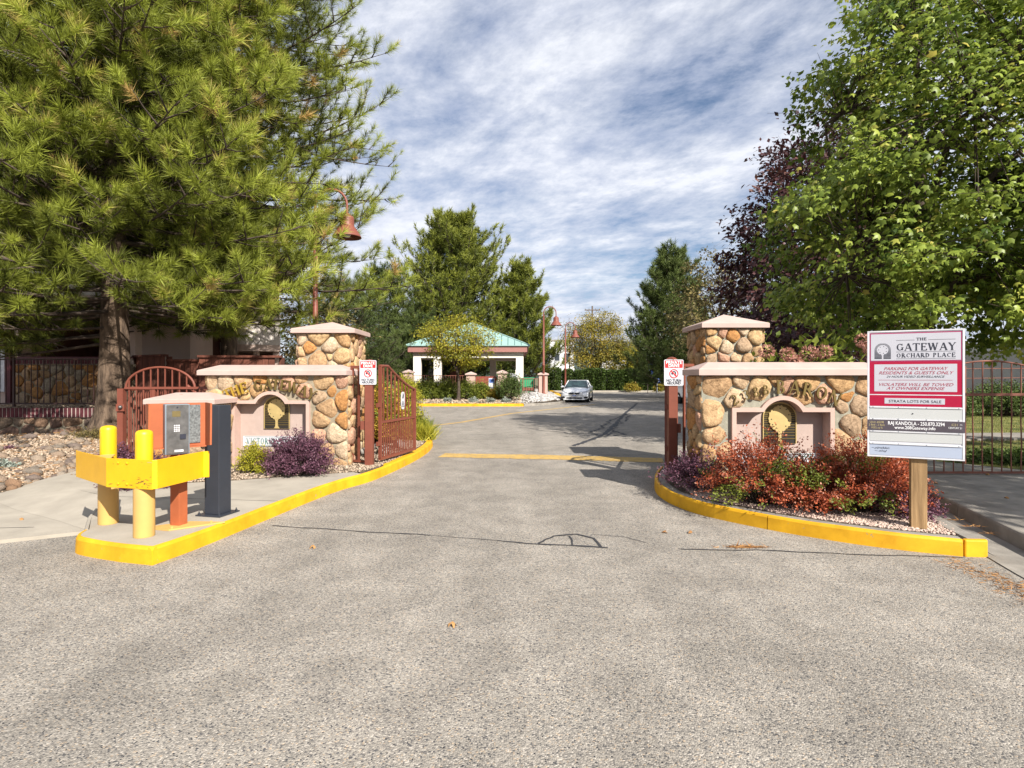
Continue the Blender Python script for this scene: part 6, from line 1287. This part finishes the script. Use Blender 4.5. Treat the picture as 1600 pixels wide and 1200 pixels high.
bush('twiggy red shrub behind the sale sign post', 4.45, 6.75, .14, .42, .42, .55, 200, 32, .03, 'barberry_red', 306, jit=.022, up=.5, group='red barberry shrubs in the right bed')
def hydrangea(label, X, Y, Z, seed, heads):
    t = bush(label, X, Y, Z, .60, .42, 1.98, 90, 18, .13, 'shrub_green', seed, jit=.06, name='hydrangea', lo=.6); r = np.random.default_rng(seed); 
    for (dx, dz, s) in heads:
        n = 130; d = r.normal(size=(n, 3)); d /= np.linalg.norm(d, axis=1, keepdims=True); P = d*np.array([s, s, s*.85])+np.array([dx, -.25+r.uniform(-.1, .1), dz]); scatter('flower_head', LEAF2, LEAF2F, P, leaf_frames(d, r, 0, .6), np.full(n, .05), MATS['hydrangea_head'], t, r.random(n))
hydrangea('hydrangea with faded pink flower heads over the cap beside the right pier', 3.95, 8.55, .14, 311, [(-.22, 1.84, .085), (.02, 1.80, .075), (.12, 1.66, .09)]); 
hydrangea('hydrangea with rust flower heads over the middle of the BARON wall cap', 4.50, 8.6, .14, 312, [(-.12, 1.82, .10), (.08, 1.84, .09), (-.3, 1.70, .08)])
hydrangea('hydrangea with two browning flower heads nearest the sale sign', 5.0, 8.7, .14, 313, [(.18, 2.0, .09), (.34, 1.88, .08)])
# left bed
bush('rounded dark purple barberry before the THE GATEWAY wall', -3.20, 8.55, .14, .60, .45, .66, 520, 36, .030, 'barberry_purple', 321, jit=.022, up=.6)
bush('small yellow green shrub between black post and purple barberry', -3.92, 8.72, .14, .30, .3, .50, 180, 34, .030, 'golden_shrub', 322, jit=.022)
bush('low magenta purple shrub behind the bollards', -5.35, 8.35, .12, .45, .35, .42, 200, 30, .028, 'barberry_purple', 323, jit=.022, mixm='barberry_red'); bush('sprawling purple ground shrub below the guard plate', -4.95, 7.55, .12, .55, .3, .18, 150, 30, .028, 'barberry_purple', 324, jit=.022)
bush('purple shrub at the foot of the arched pedestrian gate', -6.3, 9.1, .12, .38, .3, .42, 150, 30, .03, 'barberry_purple', 325, jit=.022)
bush('silver grey lavender on the river rocks at the far left', -8.0, 8.85, .10, .26, .24, .20, 110, 24, .05, 'grey_leaf', 326, jit=.012, roundness=.4)
bush('low green tuft beside the silver lavender', -8.65, 8.75, .10, .3, .22, .14, 90, 22, .05, 'shrub_green', 327, jit=.02); bush('sprig of purple sage among the river rocks', -9.0, 10.2, .25, .16, .14, .14, 40, 16, .035, 'barberry_purple', 328, jit=.02)
bush('low scrubby growth round the foot of the thick pine trunk', -8.5, 11.6, .33, .75, .4, .22, 200, 24, .03, 'bronze_leaf', 329, jit=.03); 
GS = 'leafy shrubs behind the open left gate leaf'
bush('yellow orange shrub seen through the upper bars of the left gate leaf', -2.95, 12.6, .15, .75, .6, 1.25, 420, 26, .055, 'orange_leaf', 331, group=GS, mixm='shrub_green', jit=.04); bush('tall green shrub just right of the left pier', -3.5, 12.0, .15, .5, .5, 1.25, 260, 26, .055, 'shrub_green', 332, group=GS, jit=.04)
bush('golden shrub at the far end of the left gate leaf', -2.65, 14.3, .15, .6, .5, .85, 260, 26, .05, 'golden_shrub', 333, group=GS, jit=.04)
rg = random.Random(31)
for i, (x, y, s) in enumerate([(-2.75, 10.7, .16), (-2.5, 11.1, .14), (-2.9, 11.4, .2), (-2.35, 11.9, .13), (-2.6, 10.35, .12), (-2.42, 10.8, .11)]):
    o = bpy.data.objects.new('landscape_rock', rocks[i % 8].copy()); o.data.materials.clear(); o.data.materials.append(MATS['grey_rock']); COL.objects.link(o); o.location = (x, y, .15+s*.35); o.scale = (s*1.3, s, s); o.rotation_euler = (0, 0, i*1.3); tag(o, 'grey rounded landscaping rock '+['left of the gate post foot, smaller one', 'behind the hinge side of the left gate leaf', 'biggest of the group, below the orange shrub', 'farthest of the group, near the free end of the leaf', 'nearest of the group, right behind the gate post', 'small, close to the kerb below the leaf'][i], 'rock', 'grey rocks behind the left gate leaf')
def grass_clump(label, X, Y, Z, n, h, m, seed, spread=.12, w=.06):
    r = random.Random(seed); t = thing('grass_clump', label, 'ornamental grass', (X, Y, Z)); pts = [(r.gauss(0, spread), r.gauss(0, spread), 0) for _ in range(n)]; o = blades('blades', pts, h, w, m, t, seed, .55); return t
grass_clump('arching green grass clump in the kerb nose beyond the left gate leaf', -2.12, 13.35, .15, 900, .42, 'golden_shrub', 341); grass_clump('green grass clump behind the arching one at the kerb nose', -2.35, 14.2, .15, 800, .48, 'shrub_green', 342)
grass_clump('weeds growing at the right kerb joint', 4.95, 7.35, .13, 160, .10, 'shrub_green', 343, .08); grass_clump('rusty ornamental grass right of the low wall shrubs by the pavilion', -.95, 34.2, .25, 700, .9, 'autumn_leaf', 344, .2, .05)
# far bed shrubs
FS = 'clipped green shrubs in the bed behind the far yellow kerb'
for i, (px, r, h, lb) in enumerate([(655, .85, 1.15, 'leftmost clipped green shrub behind the far yellow kerb'), (677, .8, 1.25, 'clipped green shrub second from the left in the far bed'), (698, .78, 1.3, 'clipped green shrub just left of the yellow tree trunk'), (727, .85, 1.25, 'clipped green shrub just right of the yellow tree trunk'), (752, .7, 1.1, 'clipped green shrub in front of the red slatted gate'), (795, .9, 1.75, 'large round dark green shrub below the white lettered board')]):
    y = 34.4-(1.0 if i == 5 else 0); bush(lb, (px-800)/889*y, y, .28, r, r*.8, h, 260, 22, .085, 'shrub_green' if i < 5 else 'conifer_bush', 350+i, group=FS if i < 5 else None, jit=.06, roundness=.5)
for i, (px, y) in enumerate([(740, 32.9), (700, 33.0), (766, 32.8), (790, 32.8)]): bush('low grey green cushion plant '+['under the red slatted gate in the far bed', 'left of the yellow tree trunk in the far bed', 'beside the rusty ornamental grass in the far bed', 'below the large round shrub in the far bed'][i], (px-800)/889*y, y, .2, .3, .25, .22, 60, 16, .06, 'grey_leaf', 360+i, group='low cushion plants in the far bed', jit=.04)
for i, (px, y) in enumerate([(632, 31), (588, 27), (560, 30)]): bush(('golden bush beside the first pink pillar', 'green bush seen through the left gate leaf', 'green bush seen between pier and left gate post')[i], (px-800)/889*y, y, .2, 1.0, .9, 1.5, 260, 24, .09, ('golden_shrub', 'shrub_green', 'shrub_green')[i], 370+i, jit=.08, group=None)
# hedge: clipped columns
HG = 'clipped evergreen columns forming the long hedge'
pxs = [852, 868, 887, 905, 921, 938, 954, 968, 983, 998, 1014, 1030, 1046, 1062]; pos_ = ['beside the pink pillar', 'behind the rear lamp', 'just right of the rear lamp', 'above the roof of the white car', 'at the right shoulder of the white car', 'right of the white car', 'below the olive tree trunk', 'right of the olive tree trunk', 'below the low white building', 'left of the dark shed', 'below the dark shed', 'behind the small blue sign', 'behind the right gate post', 'right of the right gate post']
for i, px in enumerate(pxs):
    y = 64.8; x = (px-800)/889*y; r_ = np.random.default_rng(400+i); t = thing('hedge_shrub', 'clipped dark green hedge column '+pos_[i], 'hedge shrub', (x, y, .1), 0, HG); H = 2.45+.12*math.sin(i*1.7)-(.012*i)
    b = MB(); b.lathe([(.10, 0), (.22, .1), (.26, H*.5), (.20, H*.8), (.05, H*.9)], 10); b.build('stems', MATS['bark_dark'], t); n = 3000; th = r_.uniform(0, 2*PI, n); zz = r_.uniform(0.02, 1, n); rr = (.60+.04*np.sin(th*3+i))*np.where(zz > .86, np.sqrt(np.maximum(0, 1-((zz-.86)/.16)**2)), 1)*r_.uniform(.82, 1.04, n)*(.94+.06*zz)
    P = np.stack([np.cos(th)*rr, np.sin(th)*rr, zz*H], 1); scatter('foliage', LEAF2, LEAF2F, P, leaf_frames(P*np.array([1, 1, 0])+np.array([0, 0, .3]), r_, -.3, .9), r_.uniform(.14, .26, n), MATS['hedge_leaf'], t, r_.random(n)*.8)
bush('small golden bush before the hedge, left of the small blue sign', 13.2, 62.5, .1, .9, .7, .9, 120, 20, .14, 'autumn_leaf', 420, jit=.1); bush('small golden bush before the hedge under the small blue sign', 16.2, 62.0, .1, .9, .7, .9, 120, 20, .14, 'autumn_leaf', 421, jit=.1)
# mounded shrubs on the lawn, right
for i, (x, y, r, h, lb) in enumerate([(19.6, 22.5, 2.1, 1.35, 'mounded dark evergreen shrub on the lawn nearest the right edge'), (16.6, 22.0, 1.3, 1.2, 'mounded dark evergreen shrub on the lawn right of the sale sign'), (23.5, 24.0, 2.2, 1.4, 'mounded dark evergreen shrub at the right end of the lawn row')]): bush(lb, x, y, .1, r, r*.7, h, 800, 24, .075, 'conifer_bush', 430+i, jit=.06, roundness=.55, group='mounded evergreens on the lawn')
bush('dark low creeping shrub inside the iron fence at the lower right', 8.9, 10.2, .1, 1.1, .7, .16, 260, 24, .06, 'hedge_leaf', 440, jit=.05)
# dead leaves, needles and twigs on the paving
r = random.Random(77)
pts = [(3.85+r.gauss(0, .10)-.16*k/10, 4.9-.13*k+r.gauss(0, .08), .012) for k in range(13) for _ in range(60)]; pts += [(4.45+r.gauss(0, .05)+.28*k/10, 5.3+.25*k, .150) for k in range(9) for _ in range(25)]
tv = np.array([(-.05, 0, 0), (.05, 0, 0), (0, 0, 1)]); rr = np.random.default_rng(5); P = np.array(pts); D = rr.normal(size=(len(P), 3)); D[:, 2] = np.abs(D[:, 2])*.15
tag(scatter('leaf_litter', tv, np.array([(0, 1, 2)]), P, frames(D, rr), rr.uniform(.03, .08, len(P)), MATS['litter_brown'], None, rr.random(len(P))), 'fallen brown pine needles drifted along the right gutter', 'leaf litter', kind='stuff')
pts = [bed_pt(r) for _ in range(5200)]+[(r.gauss(2.19, .09), 5.36+r.gauss(0, .012), .006) for _ in range(160)]+[(r.uniform(-4.2, -3.9), r.uniform(5.3, 6.2), .01) for _ in range(0)]; P = np.array(pts); P[:5200, 2] += .03; D = rr.normal(size=(len(P), 3)); D[:, 2] = np.abs(D[:, 2])*.15
tag(scatter('leaf_litter', tv, np.array([(0, 1, 2)]), P, frames(D, rr), rr.uniform(.04, .10, len(P)), MATS['litter_brown'], None, rr.random(len(P))), 'fallen brown pine needles scattered between the river rocks', 'leaf litter', kind='stuff')
FL = 'single fallen leaves on the paving'
LW = ['lying off the left tip of the right kerb', 'on the asphalt before the red shrubs', 'on the pavement just right of the sale sign post', 'on the pavement close to the iron fence foot', 'in the middle of the shaded pavement', 'on the concrete apron at the far left', 'on the apron just behind the left bollard', 'on the pavement nearest the right edge', 'on the asphalt near the left end of the long crack', 'alone in the middle of the foreground asphalt']
for i, (px, py, z) in enumerate([(1040, 616+217, .005), (1082, 833, .005), (1436, 607+150, .145), (1460, 755, .145), (1570, 778, .145), (30, 812, .04), (158, 785, .04), (1546, 742, .15), (492, 855, .005), (705, 975, .005)]):
    x, y = ground(px, py, z); o = npmesh('fallen_leaf', LEAF5*np.array([.06, .06, .15])+np.array([0, 0, .004]), LEAF5F, MATS['litter_brown'], None, np.full(9, .3+.07*i % .7), loc=(x, y, z+.008)); o.rotation_euler = (.2*math.sin(i), .2*math.cos(i), i*1.1); tag(o, 'small curled brown leaf '+LW[i], 'leaf', FL)
# distant wooded ridge
rng_ = np.random.default_rng(9); mb = MB(); xs_ = np.linspace(-900, 900, 90); vs = []
for x in xs_: h = 18+22*(.5+.5*noise.noise(Vector((x*.004, 0, 2))))+(26*math.exp(-((x-120)/160)**2)); vs += [(x, 640, -1), (x, 700, h*.6), (x, 800, h)]
mb.add(vs, [(3*i+j, 3*i+3+j, 3*i+4+j, 3*i+1+j) for i in range(89) for j in range(2)], True); o = mb.build('distant_hill', mat('hill', (.05, .07, .06), .95, .3, .03)); o['kind'] = 'structure'
